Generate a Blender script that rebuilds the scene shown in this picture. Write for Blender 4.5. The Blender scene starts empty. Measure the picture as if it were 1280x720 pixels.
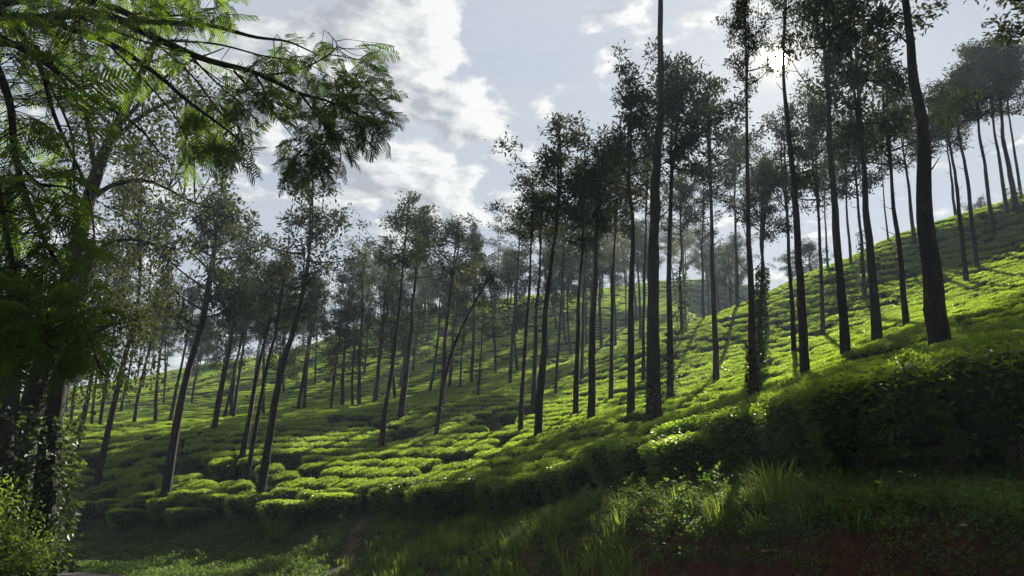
import bpy, math, random
import numpy as np
from mathutils import Vector, Matrix, Euler, noise as mnoise

random.seed(7)
rng = np.random.default_rng(7)
scene = bpy.context.scene
COL = scene.collection
PI = math.pi

# ------------------------------------------------------------------ camera
F = 930.0                      # focal length in photo pixels (1280 wide)
PITCH = math.radians(17.0)
CZ = 1.6
cam_d = bpy.data.cameras.new("camera")
cam_d.sensor_width = 36.0
cam_d.lens = 36.0 * F / 1280.0
cam_d.clip_start = 0.05
cam_d.clip_end = 3000
cam = bpy.data.objects.new("camera", cam_d)
COL.objects.link(cam)
cam.location = (0, 0, CZ)
cam.rotation_euler = (PI / 2 + PITCH, 0, 0)
scene.camera = cam

# ------------------------------------------------------------------ sun, sky, exposure
SUN_AZ = math.radians(22.4)    # to the right of +Y
SUN_EL = math.radians(32.0)
SUN_DIR = Vector((math.sin(SUN_AZ) * math.cos(SUN_EL), math.cos(SUN_AZ) * math.cos(SUN_EL), math.sin(SUN_EL)))
sun_d = bpy.data.lights.new("sun", 'SUN')
sun_d.energy = 5.0
sun_d.angle = math.radians(0.5)
sun_d.color = (1.0, 0.93, 0.80)
sun = bpy.data.objects.new("sun", sun_d)
COL.objects.link(sun)
sun.rotation_euler = SUN_DIR.to_track_quat('Z', 'Y').to_euler()

scene.view_settings.view_transform = 'Standard'
scene.view_settings.look = 'None'
scene.view_settings.gamma = 1.0
scene.view_settings.use_curve_mapping = False
scene.view_settings.exposure = 1.5
scene.render.engine = 'CYCLES'
scene.cycles.use_denoising = True
scene.cycles.max_bounces = 8
scene.cycles.diffuse_bounces = 3
scene.cycles.transmission_bounces = 4
scene.cycles.volume_bounces = 0
scene.cycles.transparent_max_bounces = 8

world = bpy.data.worlds.new("World")
scene.world = world
world.use_nodes = True


def N(nt, t, loc=(0, 0), **kw):
    n = nt.nodes.new(t)
    for k, v in kw.items():
        setattr(n, k, v)
    return n


def math_node(nt, op, a, b=None, clamp=False):
    n = nt.nodes.new('ShaderNodeMath')
    n.operation = op
    n.use_clamp = clamp
    for i, v in enumerate((a, b)):
        if v is None:
            continue
        if isinstance(v, (int, float)):
            n.inputs[i].default_value = v
        else:
            nt.links.new(v, n.inputs[i])
    return n.outputs[0]


def ramp(nt, fac, stops):
    n = nt.nodes.new('ShaderNodeValToRGB')
    el = n.color_ramp.elements
    while len(el) < len(stops):
        el.new(0.5)
    for e, (p, c) in zip(el, stops):
        e.position = p
        e.color = c if len(c) == 4 else (*c, 1)
    nt.links.new(fac, n.inputs[0])
    return n.outputs[0]


def mixc(nt, fac, a, b, mode='MIX'):
    n = nt.nodes.new('ShaderNodeMix')
    n.data_type = 'RGBA'
    n.blend_type = mode
    for sock, v in ((n.inputs[0], fac), (n.inputs[6], a), (n.inputs[7], b)):
        if isinstance(v, (int, float)):
            sock.default_value = v
        elif isinstance(v, tuple):
            sock.default_value = v if len(v) == 4 else (*v, 1)
        else:
            nt.links.new(v, sock)
    return n.outputs[2]


SKY_STRENGTH = 0.05


def build_world():
    nt = world.node_tree
    nt.nodes.clear()
    out = N(nt, 'ShaderNodeOutputWorld')
    bg = N(nt, 'ShaderNodeBackground')
    bg.inputs[1].default_value = SKY_STRENGTH
    nt.links.new(bg.outputs[0], out.inputs[0])
    sky = N(nt, 'ShaderNodeTexSky')
    sky.sky_type = 'NISHITA'
    sky.sun_disc = False
    sky.sun_elevation = SUN_EL
    sky.sun_rotation = SUN_AZ
    sky.altitude = 1200
    sky.air_density = 1.0
    sky.dust_density = 1.2
    tc = N(nt, 'ShaderNodeTexCoord')
    sep = N(nt, 'ShaderNodeSeparateXYZ')
    nt.links.new(tc.outputs['Generated'], sep.inputs[0])
    # clouds laid on a plane high above: direction / height
    h = math_node(nt, 'ADD', math_node(nt, 'MAXIMUM', sep.outputs[2], 0.0), 0.16)
    cx = math_node(nt, 'DIVIDE', sep.outputs[0], h)
    cy = math_node(nt, 'DIVIDE', sep.outputs[1], h)
    comb = N(nt, 'ShaderNodeCombineXYZ')
    nt.links.new(cx, comb.inputs[0])
    nt.links.new(cy, comb.inputs[1])
    sp, cp = math.sin(PITCH), math.cos(PITCH)

    def plane(px, py):
        u, v = (px - 640) / F, (360 - py) / F
        d = np.array([u, cp - sp * v, sp + cp * v])
        d = d / np.linalg.norm(d)
        return d[:2] / (max(d[2], 0) + 0.16)

    def vmath(op, a_, b_=None):
        n = nt.nodes.new('ShaderNodeVectorMath')
        n.operation = op
        for q, v in enumerate((a_, b_)):
            if v is None:
                continue
            if isinstance(v, tuple):
                n.inputs[q].default_value = v
            else:
                nt.links.new(v, n.inputs[q])
        return n

    def field(vec, detail):
        n = N(nt, 'ShaderNodeTexNoise')
        n.inputs['Scale'].default_value = 5.4
        n.inputs['Detail'].default_value = detail
        n.inputs['Roughness'].default_value = 0.6
        n.inputs['Distortion'].default_value = 0.15
        nt.links.new(vec, n.inputs['Vector'])
        tot = n.outputs[0]
        for (px, py, rx, ry, amp) in CLOUDS_AT:
            c, e1, e2 = plane(px, py), plane(px + rx, py), plane(px, py + ry)
            sx_, sy_ = np.linalg.norm(e1 - c), np.linalg.norm(e2 - c)
            dlt = vmath('MULTIPLY', vmath('SUBTRACT', vec, (c[0], c[1], 0)).outputs[0], (1 / sx_, 1 / sy_, 0))
            l2 = vmath('DOT_PRODUCT', dlt.outputs[0], dlt.outputs[0])
            g = math_node(nt, 'MULTIPLY', math_node(nt, 'EXPONENT', math_node(nt, 'MULTIPLY', l2.outputs['Value'], -1.0)), amp)
            tot = math_node(nt, 'ADD', tot, g)
        return tot
    P0 = comb.outputs[0]
    hs = SUN_DIR.z + 0.16
    to_sun = vmath('NORMALIZE', vmath('SUBTRACT', (SUN_DIR.x / hs, SUN_DIR.y / hs, 0), P0).outputs[0])
    sc_ = nt.nodes.new('ShaderNodeVectorMath')
    sc_.operation = 'SCALE'
    nt.links.new(to_sun.outputs[0], sc_.inputs[0])
    sc_.inputs['Scale'].default_value = 0.035
    P1 = vmath('ADD', P0, sc_.outputs[0]).outputs[0]
    body, body2 = field(P0, 9), field(P1, 6)
    cov = ramp(nt, body, [(0.54, (0, 0, 0)), (0.60, (1, 1, 1))])
    # the side of a cloud towards the sun is white, its far side and thick middle grey
    lit = math_node(nt, 'ADD', math_node(nt, 'MULTIPLY', math_node(nt, 'SUBTRACT', body, body2), 6.0), 0.55, clamp=True)
    grey = mixc(nt, lit, (3.1, 3.25, 3.6), (7.0, 7.0, 6.8))
    # hazy sky: nishita whitened
    skyc = mixc(nt, 0.88, sky.outputs[0], (3.75, 4.05, 4.6))
    veil = N(nt, 'ShaderNodeTexNoise')
    veil.inputs['Scale'].default_value = 2.2
    veil.inputs['Detail'].default_value = 8
    veil.inputs['Roughness'].default_value = 0.62
    vs = vmath('MULTIPLY', P0, (1.0, 2.2, 1.0))
    nt.links.new(vs.outputs[0], veil.inputs['Vector'])
    thin = ramp(nt, veil.outputs[0], [(0.38, (0, 0, 0)), (0.68, (0.55, 0.55, 0.55))])
    skyc = mixc(nt, thin, skyc, (4.6, 4.8, 5.1))
    col = mixc(nt, math_node(nt, 'MULTIPLY', cov, 0.95), skyc, grey)
    # sun disc with its aureole
    dot = N(nt, 'ShaderNodeVectorMath')
    dot.operation = 'DOT_PRODUCT'
    nt.links.new(tc.outputs['Generated'], dot.inputs[0])
    dot.inputs[1].default_value = SUN_DIR
    d = math_node(nt, 'MAXIMUM', dot.outputs['Value'], 0.0)
    # hazy air scatters forward: the sky is brightest towards the sun and duller away from it
    half = math_node(nt, 'MULTIPLY', math_node(nt, 'ADD', dot.outputs['Value'], 1.0), 0.5)
    phase = math_node(nt, 'ADD', math_node(nt, 'MULTIPLY', math_node(nt, 'POWER', math_node(nt, 'MAXIMUM', half, 0.0), 1.6), 0.58), 0.42)
    col = mixc(nt, 1.0, col, phase, 'MULTIPLY')
    aur = math_node(nt, 'POWER', d, 160.0)
    aur2 = math_node(nt, 'POWER', d, 4000.0)
    disc = math_node(nt, 'GREATER_THAN', d, math.cos(math.radians(0.62)))
    glow = mixc(nt, 1.0, mixc(nt, aur, (0, 0, 0), (0.8, 0.7, 0.5)), mixc(nt, aur2, (0, 0, 0), (5.5, 4.2, 2.4)), 'ADD')
    glow = mixc(nt, 1.0, glow, mixc(nt, disc, (0, 0, 0), (900, 780, 520)), 'ADD')
    col = mixc(nt, 1.0, col, glow, 'ADD')
    nt.links.new(col, bg.inputs[0])


CLOUDS_AT = [(420, 40, 140, 65, 0.16), (550, 20, 85, 42, 0.15), (490, 110, 90, 48, 0.15), (530, 205, 80, 45, 0.15), (590, 245, 95, 42, 0.15), (450, 225, 60, 45, 0.10),
             (607, 150, 45, 20, 0.13), (685, 130, 26, 30, 0.11), (860, 45, 60, 30, 0.14), (770, 85, 60, 22, 0.12), (330, 190, 90, 60, 0.08),
             (665, 60, 75, 60, -0.14), (350, -30, 90, 40, -0.1), (700, 200, 60, 50, -0.12), (1160, 60, 140, 90, -0.14), (990, 110, 60, 60, -0.08), (500, 165, 40, 12, -0.08)]
build_world()

# ------------------------------------------------------------------ helpers
sp_, cp_ = math.sin(PITCH), math.cos(PITCH)


def ray(px, py):
    a, b = (px - 640) / F, (360 - py) / F
    return np.array([a, cp_ - sp_ * b, sp_ + cp_ * b])


def P(px, py, Y):
    """The point of the place seen at photo pixel px, py that lies Y metres ahead."""
    d = ray(px, py)
    return np.array([0, 0, CZ]) + d * (Y / d[1])


def project(pts):
    pts = np.asarray(pts, float)
    r = pts - np.array([0, 0, CZ])
    f = r[..., 1] * cp_ + r[..., 2] * sp_
    u = -r[..., 1] * sp_ + r[..., 2] * cp_
    f = np.where(np.abs(f) < 1e-6, 1e-6, f)
    return 640 + F * r[..., 0] / f, 360 - F * u / f, f


def tag(o, label=None, cat=None, group=None, kind=None):
    if label:
        o['label'] = label
    if cat:
        o['category'] = cat
    if group:
        o['group'] = group
    if kind:
        o['kind'] = kind
    return o


def empty(name, loc):
    o = bpy.data.objects.new(name, None)
    o.empty_display_size = 0.3
    o.location = loc
    COL.objects.link(o)
    return o


def mesh_obj(name, me, parent=None, col=COL):
    o = bpy.data.objects.new(name, me)
    if col is not None:
        col.objects.link(o)
    if parent is not None:
        o.parent = parent
    return o


def make_mesh(name, verts, faces, mats, midx=None, tint=None, smooth=False):
    """verts (n,3); faces: list of arrays each (m,k). midx: material index per face in the same order."""
    me = bpy.data.meshes.new(name)
    verts = np.asarray(verts, np.float32)
    arrs = [np.asarray(f, np.int32) for f in faces if len(f)]
    nl = sum(a.size for a in arrs)
    nf = sum(len(a) for a in arrs)
    me.vertices.add(len(verts))
    me.vertices.foreach_set("co", verts.ravel())
    me.loops.add(nl)
    me.polygons.add(nf)
    me.loops.foreach_set("vertex_index", np.concatenate([a.ravel() for a in arrs]))
    tot = np.concatenate([np.full(len(a), a.shape[1], np.int32) for a in arrs])
    start = np.concatenate([[0], np.cumsum(tot)[:-1]]).astype(np.int32)
    me.polygons.foreach_set("loop_start", start)
    me.polygons.foreach_set("loop_total", tot)
    for m in mats:
        me.materials.append(m)
    if midx is not None:
        me.polygons.foreach_set("material_index", np.asarray(midx, np.int32))
    if smooth is not False:
        me.polygons.foreach_set("use_smooth", np.full(nf, True) if smooth is True else np.asarray(smooth, bool))
    if tint is not None:
        at = me.attributes.new("tint", 'FLOAT', 'POINT')
        at.data.foreach_set("value", np.asarray(tint, np.float32))
    me.update()
    me.validate()
    return me


class MB:
    """Collects pieces for one mesh."""
    def __init__(self):
        self.v, self.f, self.m, self.t, self.s = [], {}, {}, [], {}
        self.n = 0

    def add(self, verts, faces, mat=0, tint=None, smooth=False):
        verts = np.asarray(verts, float)
        faces = np.asarray(faces, np.int64)
        k = faces.shape[1]
        self.v.append(verts)
        self.t.append(np.full(len(verts), 0.5) if tint is None else np.broadcast_to(np.asarray(tint, float), (len(verts),)))
        self.f.setdefault(k, []).append(faces + self.n)
        self.m.setdefault(k, []).append(np.full(len(faces), mat))
        self.s.setdefault(k, []).append(np.full(len(faces), smooth))
        self.n += len(verts)

    def mesh(self, name, mats):
        ks = sorted(self.f)
        faces = [np.concatenate(self.f[k]) for k in ks]
        midx = np.concatenate([np.concatenate(self.m[k]) for k in ks])
        sm = np.concatenate([np.concatenate(self.s[k]) for k in ks])
        return make_mesh(name, np.concatenate(self.v), faces, mats, midx, np.concatenate(self.t), sm)


def unit(v):
    v = np.asarray(v, float)
    return v / np.maximum(np.linalg.norm(v, axis=-1, keepdims=True), 1e-9)


def tube(mb, pts, radii, sides=8, mat=0, tint=0.5, rough=0.0, cap=True):
    """A tapered bent limb through pts."""
    pts = np.asarray(pts, float)
    radii = np.asarray(radii, float)
    n = len(pts)
    tan = np.gradient(pts, axis=0)
    tan = unit(tan)
    ref = np.array([1.0, 0.03, 0.02]) if abs(tan[0][0]) < 0.8 else np.array([0.0, 1.0, 0.05])
    a = unit(ref - tan * (tan @ ref)[:, None])
    b = np.cross(tan, a)
    th = np.linspace(0, 2 * PI, sides, endpoint=False)
    ring = a[:, None, :] * np.cos(th)[None, :, None] + b[:, None, :] * np.sin(th)[None, :, None]
    rr = radii[:, None] * (1 + rough * rng.standard_normal((n, sides)))
    v = (pts[:, None, :] + ring * rr[..., None]).reshape(-1, 3)
    i, j = np.meshgrid(np.arange(n - 1), np.arange(sides), indexing='ij')
    j2 = (j + 1) % sides
    f = np.stack([i * sides + j, i * sides + j2, (i + 1) * sides + j2, (i + 1) * sides + j], -1).reshape(-1, 4)
    mb.add(v, f, mat, tint, True)


def smooth_path(pts, k):
    """Catmull-Rom through pts, k samples."""
    pts = np.asarray(pts, float)
    if len(pts) == 2:
        t = np.linspace(0, 1, k)[:, None]
        return pts[0] * (1 - t) + pts[1] * t
    p = np.vstack([2 * pts[0] - pts[1], pts, 2 * pts[-1] - pts[-2]])
    seg = len(pts) - 1
    out = []
    for u in np.linspace(0, seg, k):
        i = min(int(u), seg - 1)
        t = u - i
        a, b, c, d = p[i:i + 4]
        out.append(0.5 * (2 * b + (c - a) * t + (2 * a - 5 * b + 4 * c - d) * t * t + (3 * b - a - 3 * c + d) * t ** 3))
    return np.array(out)


def leaves(mb, pos, dirs, length, width, mat=0, tint=None, fold=0.25, six=False, droop=0.0):
    """Folded leaf blades. pos (n,3) base, dirs (n,3) axis."""
    n = len(pos)
    if n == 0:
        return
    d = unit(dirs)
    r = unit(np.cross(d, rng.standard_normal((n, 3))))
    # blades face up rather than edge-on
    up = np.array([0, 0, 1.0])
    w = np.cross(d, up) + 0.55 * r
    w = unit(w - d * np.sum(w * d, -1, keepdims=True))
    nn = np.cross(w, d)
    L = np.broadcast_to(np.asarray(length, float), (n,))[:, None]
    W = np.broadcast_to(np.asarray(width, float), (n,))[:, None]
    tip = pos + d * L - up * droop * L
    if tint is None:
        tint = rng.random(n)
    if six:
        l1 = pos + d * L * 0.3 + w * W * 0.46 + nn * W * fold
        l2 = pos + d * L * 0.65 + w * W * 0.42 + nn * W * fold - up * droop * L * 0.4
        r1 = pos + d * L * 0.3 - w * W * 0.46 + nn * W * fold
        r2 = pos + d * L * 0.65 - w * W * 0.42 + nn * W * fold - up * droop * L * 0.4
        v = np.stack([pos, l1, l2, tip, r2, r1], 1).reshape(-1, 3)
        o = np.arange(n)[:, None] * 6
        f = np.concatenate([o + np.array([0, 3, 2, 1]), o + np.array([0, 5, 4, 3])])
        mb.add(v, f, mat, np.repeat(tint, 6))
    else:
        l = pos + d * L * 0.5 + w * W * 0.5 + nn * W * fold
        rr = pos + d * L * 0.5 - w * W * 0.5 + nn * W * fold
        v = np.stack([pos, l, tip, rr], 1).reshape(-1, 3)
        o = np.arange(n)[:, None] * 4
        f = np.concatenate([o + np.array([0, 2, 1]), o + np.array([0, 3, 2])])
        mb.add(v, f, mat, np.repeat(tint, 4))


# ------------------------------------------------------------------ materials
def new_mat(name):
    m = bpy.data.materials.new(name)
    m.use_nodes = True
    m.node_tree.nodes.clear()
    out = m.node_tree.nodes.new('ShaderNodeOutputMaterial')
    return m, m.node_tree, out


def leaf_mat(name, dark, light, trans, tfac=0.45, rough=0.45, spec=0.35, objvar=0.3):
    m, nt, out = new_mat(name)
    at = N(nt, 'ShaderNodeAttribute', attribute_name="tint")
    oi = N(nt, 'ShaderNodeObjectInfo')
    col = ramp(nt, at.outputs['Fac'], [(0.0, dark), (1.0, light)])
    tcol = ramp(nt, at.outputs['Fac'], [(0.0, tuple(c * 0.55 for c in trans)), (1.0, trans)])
    v = math_node(nt, 'ADD', math_node(nt, 'MULTIPLY', oi.outputs['Random'], objvar * 2), 1.0 - objvar)
    hsv = N(nt, 'ShaderNodeHueSaturation')
    nt.links.new(col, hsv.inputs['Color'])
    nt.links.new(v, hsv.inputs['Value'])
    hs2 = N(nt, 'ShaderNodeHueSaturation')
    nt.links.new(tcol, hs2.inputs['Color'])
    nt.links.new(v, hs2.inputs['Value'])
    bs = N(nt, 'ShaderNodeBsdfPrincipled')
    nt.links.new(hsv.outputs[0], bs.inputs['Base Color'])
    bs.inputs['Roughness'].default_value = rough
    bs.inputs['Specular IOR Level'].default_value = spec
    tr = N(nt, 'ShaderNodeBsdfTranslucent')
    nt.links.new(hs2.outputs[0], tr.inputs['Color'])
    mx = N(nt, 'ShaderNodeMixShader')
    mx.inputs[0].default_value = tfac
    nt.links.new(bs.outputs[0], mx.inputs[1])
    nt.links.new(tr.outputs[0], mx.inputs[2])
    nt.links.new(mx.outputs[0], out.inputs[0])
    return m


def noise_mat(name, stops, scale, detail=8, rough=0.9, bump=0.5, bscale=None, stretch=(1, 1, 1), dist=0.02, spec=0.2, coords='Object'):
    m, nt, out = new_mat(name)
    tc = N(nt, 'ShaderNodeTexCoord')
    mp = N(nt, 'ShaderNodeMapping')
    mp.inputs['Scale'].default_value = stretch
    nt.links.new(tc.outputs[coords], mp.inputs[0])
    n1 = N(nt, 'ShaderNodeTexNoise')
    n1.inputs['Scale'].default_value = scale
    n1.inputs['Detail'].default_value = detail
    n1.inputs['Roughness'].default_value = 0.65
    nt.links.new(mp.outputs[0], n1.inputs['Vector'])
    col = ramp(nt, n1.outputs[0], stops)
    bs = N(nt, 'ShaderNodeBsdfPrincipled')
    nt.links.new(col, bs.inputs['Base Color'])
    bs.inputs['Roughness'].default_value = rough
    bs.inputs['Specular IOR Level'].default_value = spec
    n2 = N(nt, 'ShaderNodeTexNoise')
    n2.inputs['Scale'].default_value = bscale or scale * 2.5
    n2.inputs['Detail'].default_value = 6
    nt.links.new(mp.outputs[0], n2.inputs['Vector'])
    bp = N(nt, 'ShaderNodeBump')
    bp.inputs['Strength'].default_value = bump
    bp.inputs['Distance'].default_value = dist
    nt.links.new(n2.outputs[0], bp.inputs['Height'])
    nt.links.new(bp.outputs[0], bs.inputs['Normal'])
    nt.links.new(bs.outputs[0], out.inputs[0])
    return m


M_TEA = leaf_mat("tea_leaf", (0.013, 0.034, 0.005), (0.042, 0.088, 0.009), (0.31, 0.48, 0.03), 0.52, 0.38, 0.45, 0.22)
M_SHOOT = leaf_mat("tea_shoot", (0.04, 0.085, 0.008), (0.075, 0.13, 0.012), (0.47, 0.62, 0.05), 0.58, 0.4, 0.4, 0.2)
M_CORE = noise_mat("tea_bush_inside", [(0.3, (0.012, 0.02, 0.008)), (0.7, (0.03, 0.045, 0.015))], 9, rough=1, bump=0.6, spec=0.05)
M_STEM = noise_mat("tea_stem_wood", [(0.3, (0.05, 0.04, 0.03)), (0.7, (0.14, 0.12, 0.10))], 14, stretch=(1, 1, 0.3), bump=0.6)
M_BARK = noise_mat("silver_oak_bark", [(0.3, (0.008, 0.006, 0.005)), (0.56, (0.018, 0.013, 0.010)), (0.64, (0.034, 0.027, 0.022)), (0.8, (0.13, 0.11, 0.09))], 7, stretch=(1, 1, 0.4), bump=1.0, bscale=16, dist=0.04)
M_BARK2 = noise_mat("dark_bark", [(0.25, (0.010, 0.008, 0.006)), (0.6, (0.026, 0.02, 0.016)), (0.85, (0.08, 0.06, 0.048))], 6, stretch=(1, 1, 0.3), bump=1.0, bscale=16, dist=0.04)
M_OAK = leaf_mat("silver_oak_leaf", (0.010, 0.015, 0.006), (0.028, 0.040, 0.012), (0.075, 0.09, 0.018), 0.24, 0.65, 0.1, 0.25)
M_OAKY = leaf_mat("silver_oak_leaf_yellow", (0.05, 0.05, 0.018), (0.11, 0.10, 0.03), (0.17, 0.17, 0.04), 0.35, 0.5, 0.3, 0.25)
M_IVY = leaf_mat("ivy_leaf", (0.015, 0.034, 0.010), (0.04, 0.07, 0.02), (0.09, 0.14, 0.025), 0.3, 0.5, 0.3, 0.2)
M_FROND = leaf_mat("feathery_leaf", (0.018, 0.042, 0.007), (0.04, 0.078, 0.012), (0.22, 0.37, 0.02), 0.48, 0.5, 0.25, 0.25)
M_SMALL = leaf_mat("small_dark_leaf", (0.013, 0.022, 0.008), (0.04, 0.054, 0.015), (0.10, 0.12, 0.022), 0.3, 0.65, 0.1, 0.25)
M_SHRUB = leaf_mat("shrub_leaf", (0.06, 0.12, 0.02), (0.13, 0.22, 0.035), (0.32, 0.47, 0.05), 0.5, 0.4, 0.4, 0.2)
M_GRASS = leaf_mat("grass_blade", (0.03, 0.07, 0.012), (0.09, 0.16, 0.022), (0.34, 0.46, 0.045), 0.5, 0.6, 0.15, 0.3)
M_HERB = leaf_mat("herb_leaf", (0.016, 0.045, 0.01), (0.045, 0.09, 0.018), (0.2, 0.32, 0.04), 0.42, 0.6, 0.15, 0.3)

# ------------------------------------------------------------------ the lie of the land
# edge of the planting (top of the front hedge): photo column, row of the hedge top, metres ahead, height of the hedge foot
FRONT = [(1280, 428, 6.0, 1.78), (1150, 442, 6.7, 1.82), (1030, 482, 7.7, 1.85), (900, 525, 9.8, 1.9), (800, 550, 12.3, 1.86),
         (740, 572, 14.2, 1.75), (650, 600, 17.0, 1.45), (560, 608, 19.5, 1.3), (480, 618, 22.0, 1.3), (400, 626, 24.5, 1.25),
         (300, 630, 26.5, 1.12), (200, 640, 28.5, 0.97), (80, 655, 31.0, 0.8)]
fp = np.array([P(a, b, y) for a, b, y, _ in FRONT])
line = np.vstack([[(26, -60), (17, -22), (12, -9), (8.2, -0.5), (5.8, 3.4)], fp[:, :2], [(-30, 35), (-60, 42), (-130, 55), (-320, 80)]])
line_z0 = np.concatenate([[1.5, 1.6, 1.7, 1.75, 1.77], [f[3] for f in FRONT], [0.8, 0.8, 1, 1]])
line_w = np.concatenate([[3.0] * 8, [3.2, 3.6, 4.0, 4.6, 5.0, 5.2, 4.8, 4.3, 4.0, 4.0], [4, 4, 4, 4]])
line_k = np.concatenate([[1.0] * 8, [0.95, 0.85, 0.7, 0.25, 0.1], [0.0] * 5, [0, 0, 0, 0]])


def along(x, y):
    """Signed distance from the planting's edge (uphill positive) and the values carried along it."""
    x, y = np.asarray(x, float), np.asarray(y, float)
    sh = x.shape
    p = np.stack([x.ravel(), y.ravel()], -1)
    best = np.full(len(p), 1e18)
    S = np.zeros(len(p)); T = np.zeros(len(p))
    for i in range(len(line) - 1):
        a, b = line[i], line[i + 1]
        d = b - a
        L2 = d @ d
        t = np.clip(((p - a) @ d) / L2, 0, 1)
        q = a + t[:, None] * d
        r = p - q
        dist = np.hypot(r[:, 0], r[:, 1])
        sgn = np.sign(d[1] * (p[:, 0] - a[0]) - d[0] * (p[:, 1] - a[1]))
        m = dist < best
        best = np.where(m, dist, best)
        S = np.where(m, dist * np.where(sgn == 0, 1, sgn), S)
        T = np.where(m, i + t, T)
    ii = np.arange(len(line))
    return S.reshape(sh), T.reshape(sh), np.interp(T, ii, line_z0).reshape(sh), np.interp(T, ii, line_w).reshape(sh), np.interp(T, ii, line_k).reshape(sh)


CTRL = [(a, b, y) for a, b, y, _ in FRONT] + [
    (1172, 434, 12.5), (815, 531, 14.8), (942, 500, 18.5), (1005, 467, 23.5), (1055, 442, 22), (1094, 428, 23.5), (1132, 405, 28),
    (837, 498, 27), (787, 518, 24), (736, 525, 27), (670, 545, 27), (894, 475, 33), (475, 560, 34), (542, 545, 33), (500, 522, 41),
    (551, 506, 42), (323, 621, 27), (203, 628, 28.8), (118, 611, 33), (307, 598, 29.5), (300, 570, 33), (266, 535, 40),
    (1027, 417, 38), (990, 436, 34), (1080, 374, 42), (959, 417, 42), (1207, 352, 38), (1220, 335, 41), (1242, 296, 46),
    (1280, 251, 54), (1200, 273, 54), (1118, 297, 54), (1050, 328, 53), (1000, 347, 52), (960, 370, 51), (900, 397, 49), (843, 420, 48),
    (800, 440, 47), (700, 487, 46), (570, 497, 46), (480, 509, 46), (420, 515, 46), (342, 527, 45), (200, 537, 45), (100, 542, 45), (0, 547, 45), (-150, 552, 45),
    # beyond the spur: a shallow dip, then the far hill
    (-150, 530, 66), (0, 528, 66), (100, 520, 66), (200, 514, 66), (400, 494, 66), (570, 470, 66), (700, 452, 66), (800, 425, 68), (860, 410, 70),
    (-150, 515, 84), (0, 510, 84), (100, 502, 84), (200, 488, 84), (400, 462, 84), (570, 428, 84), (700, 408, 86), (850, 392, 90),
    (-150, 505, 108), (0, 498, 108), (100, 488, 108), (187, 470, 108), (250, 457, 108), (370, 441, 108), (450, 405, 110), (550, 384, 112), (640, 372, 114), (730, 364, 116), (850, 356, 118), (930, 357, 120),
]
WORLD = [(70, 0, 20), (60, 30, 27), (30, 0, 8.5), (16, 8, 4.6), (55, 52, 31), (46, 62, 24.5), (62, 70, 27), (38, 66, 18.5), (28, 66, 14), (52, 90, 20), (40, 110, 26), (80, 110, 26),
         (-45, 45, 5), (-60, 70, 11), (-90, 60, 8), (-100, 110, 22), (-60, 135, 26), (-10, 140, 33), (40, 150, 34), (90, 60, 33), (100, -20, 28), (-130, 80, 12), (60, 200, 20), (-60, 200, 16), (-150, 160, 18), (130, 120, 26), (22, -20, 5)]
cpts = np.array([P(*c) for c in CTRL] + [list(w) for w in WORLD])


def tps_fit(c, lam):
    n = len(c)
    d = np.hypot(c[:, None, 0] - c[None, :, 0], c[:, None, 1] - c[None, :, 1])
    K = np.where(d > 0, d * d * np.log(np.maximum(d, 1e-9)), 0) + lam * np.eye(n)
    Pm = np.hstack([np.ones((n, 1)), c[:, :2]])
    A = np.zeros((n + 3, n + 3))
    A[:n, :n] = K; A[:n, n:] = Pm; A[n:, :n] = Pm.T
    return np.linalg.solve(A, np.concatenate([c[:, 2], np.zeros(3)]))


tps_w = tps_fit(cpts, 0.6)


def canopy(x, y):
    x, y = np.asarray(x, float), np.asarray(y, float)
    sh = x.shape
    xf, yf = x.ravel(), y.ravel()
    z = tps_w[-3] + tps_w[-2] * xf + tps_w[-1] * yf
    for k in range(len(cpts)):
        d2 = (xf - cpts[k, 0]) ** 2 + (yf - cpts[k, 1]) ** 2
        z = z + tps_w[k] * 0.5 * d2 * np.log(np.maximum(d2, 1e-12))
    far = np.clip((np.hypot(xf, yf - 40) - 110) / 90, 0, 1)
    z = np.clip(z, 0.5, 44)
    return (z * (1 - far) + 16 * far).reshape(sh)


def wob(x, y, s, seed=0):
    """Cheap smooth noise from a few sines."""
    return (np.sin(x * s + 1.3 + seed) * np.cos(y * s * 1.13 - 0.7 + seed) + 0.6 * np.sin(x * s * 2.1 - y * s * 1.7 + 2 + seed) + 0.4 * np.cos(x * s * 3.7 + y * s * 3.1 + seed)) / 2.0


def ground(x, y):
    x, y = np.asarray(x, float), np.asarray(y, float)
    S, T, z0, W, K = along(x, y)
    can = canopy(x, y)
    ii = np.arange(len(line))
    cl = np.interp(T, ii, canopy(line[:, 0], line[:, 1]))
    hh = np.clip(cl - z0, 0.5, 1.4)
    e = np.clip(S / 3.0, 0, 1)
    up = can - (hh * (1 - e) + 0.8 * e)
    q = -S
    fr = np.interp(q, [0, 1.3, 1.55, 2.25, 3.0], [1, 0.915, 0.80, 0.22, 0])
    fl = np.interp(q / W * 6, [0, 0.5, 1.2, 2.4, 4.2, 6], [1, 0.93, 0.62, 0.36, 0.12, 0])
    prof = fr * K + fl * (1 - K)
    low = z0 * prof + 0.035 * (wob(x, y, 5.3, 1) + 0.7 * wob(x, y, 9.1, 4)) * np.clip(prof * 5, 0, 1) * np.clip((1.02 - prof) * 8, 0.25, 1) + 0.07 * wob(x, y, 2.3) * np.clip(prof * 4, 0, 1) * np.clip(1.2 - prof * 0.6, 0, 1)
    # the road runs level; the verge beyond it falls gently away
    low = low - np.clip(q - W - 5.5, 0, 40) * 0.03
    b = np.clip((S + 0.15) / 0.3, 0, 1)
    return low * (1 - b) + up * b


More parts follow.
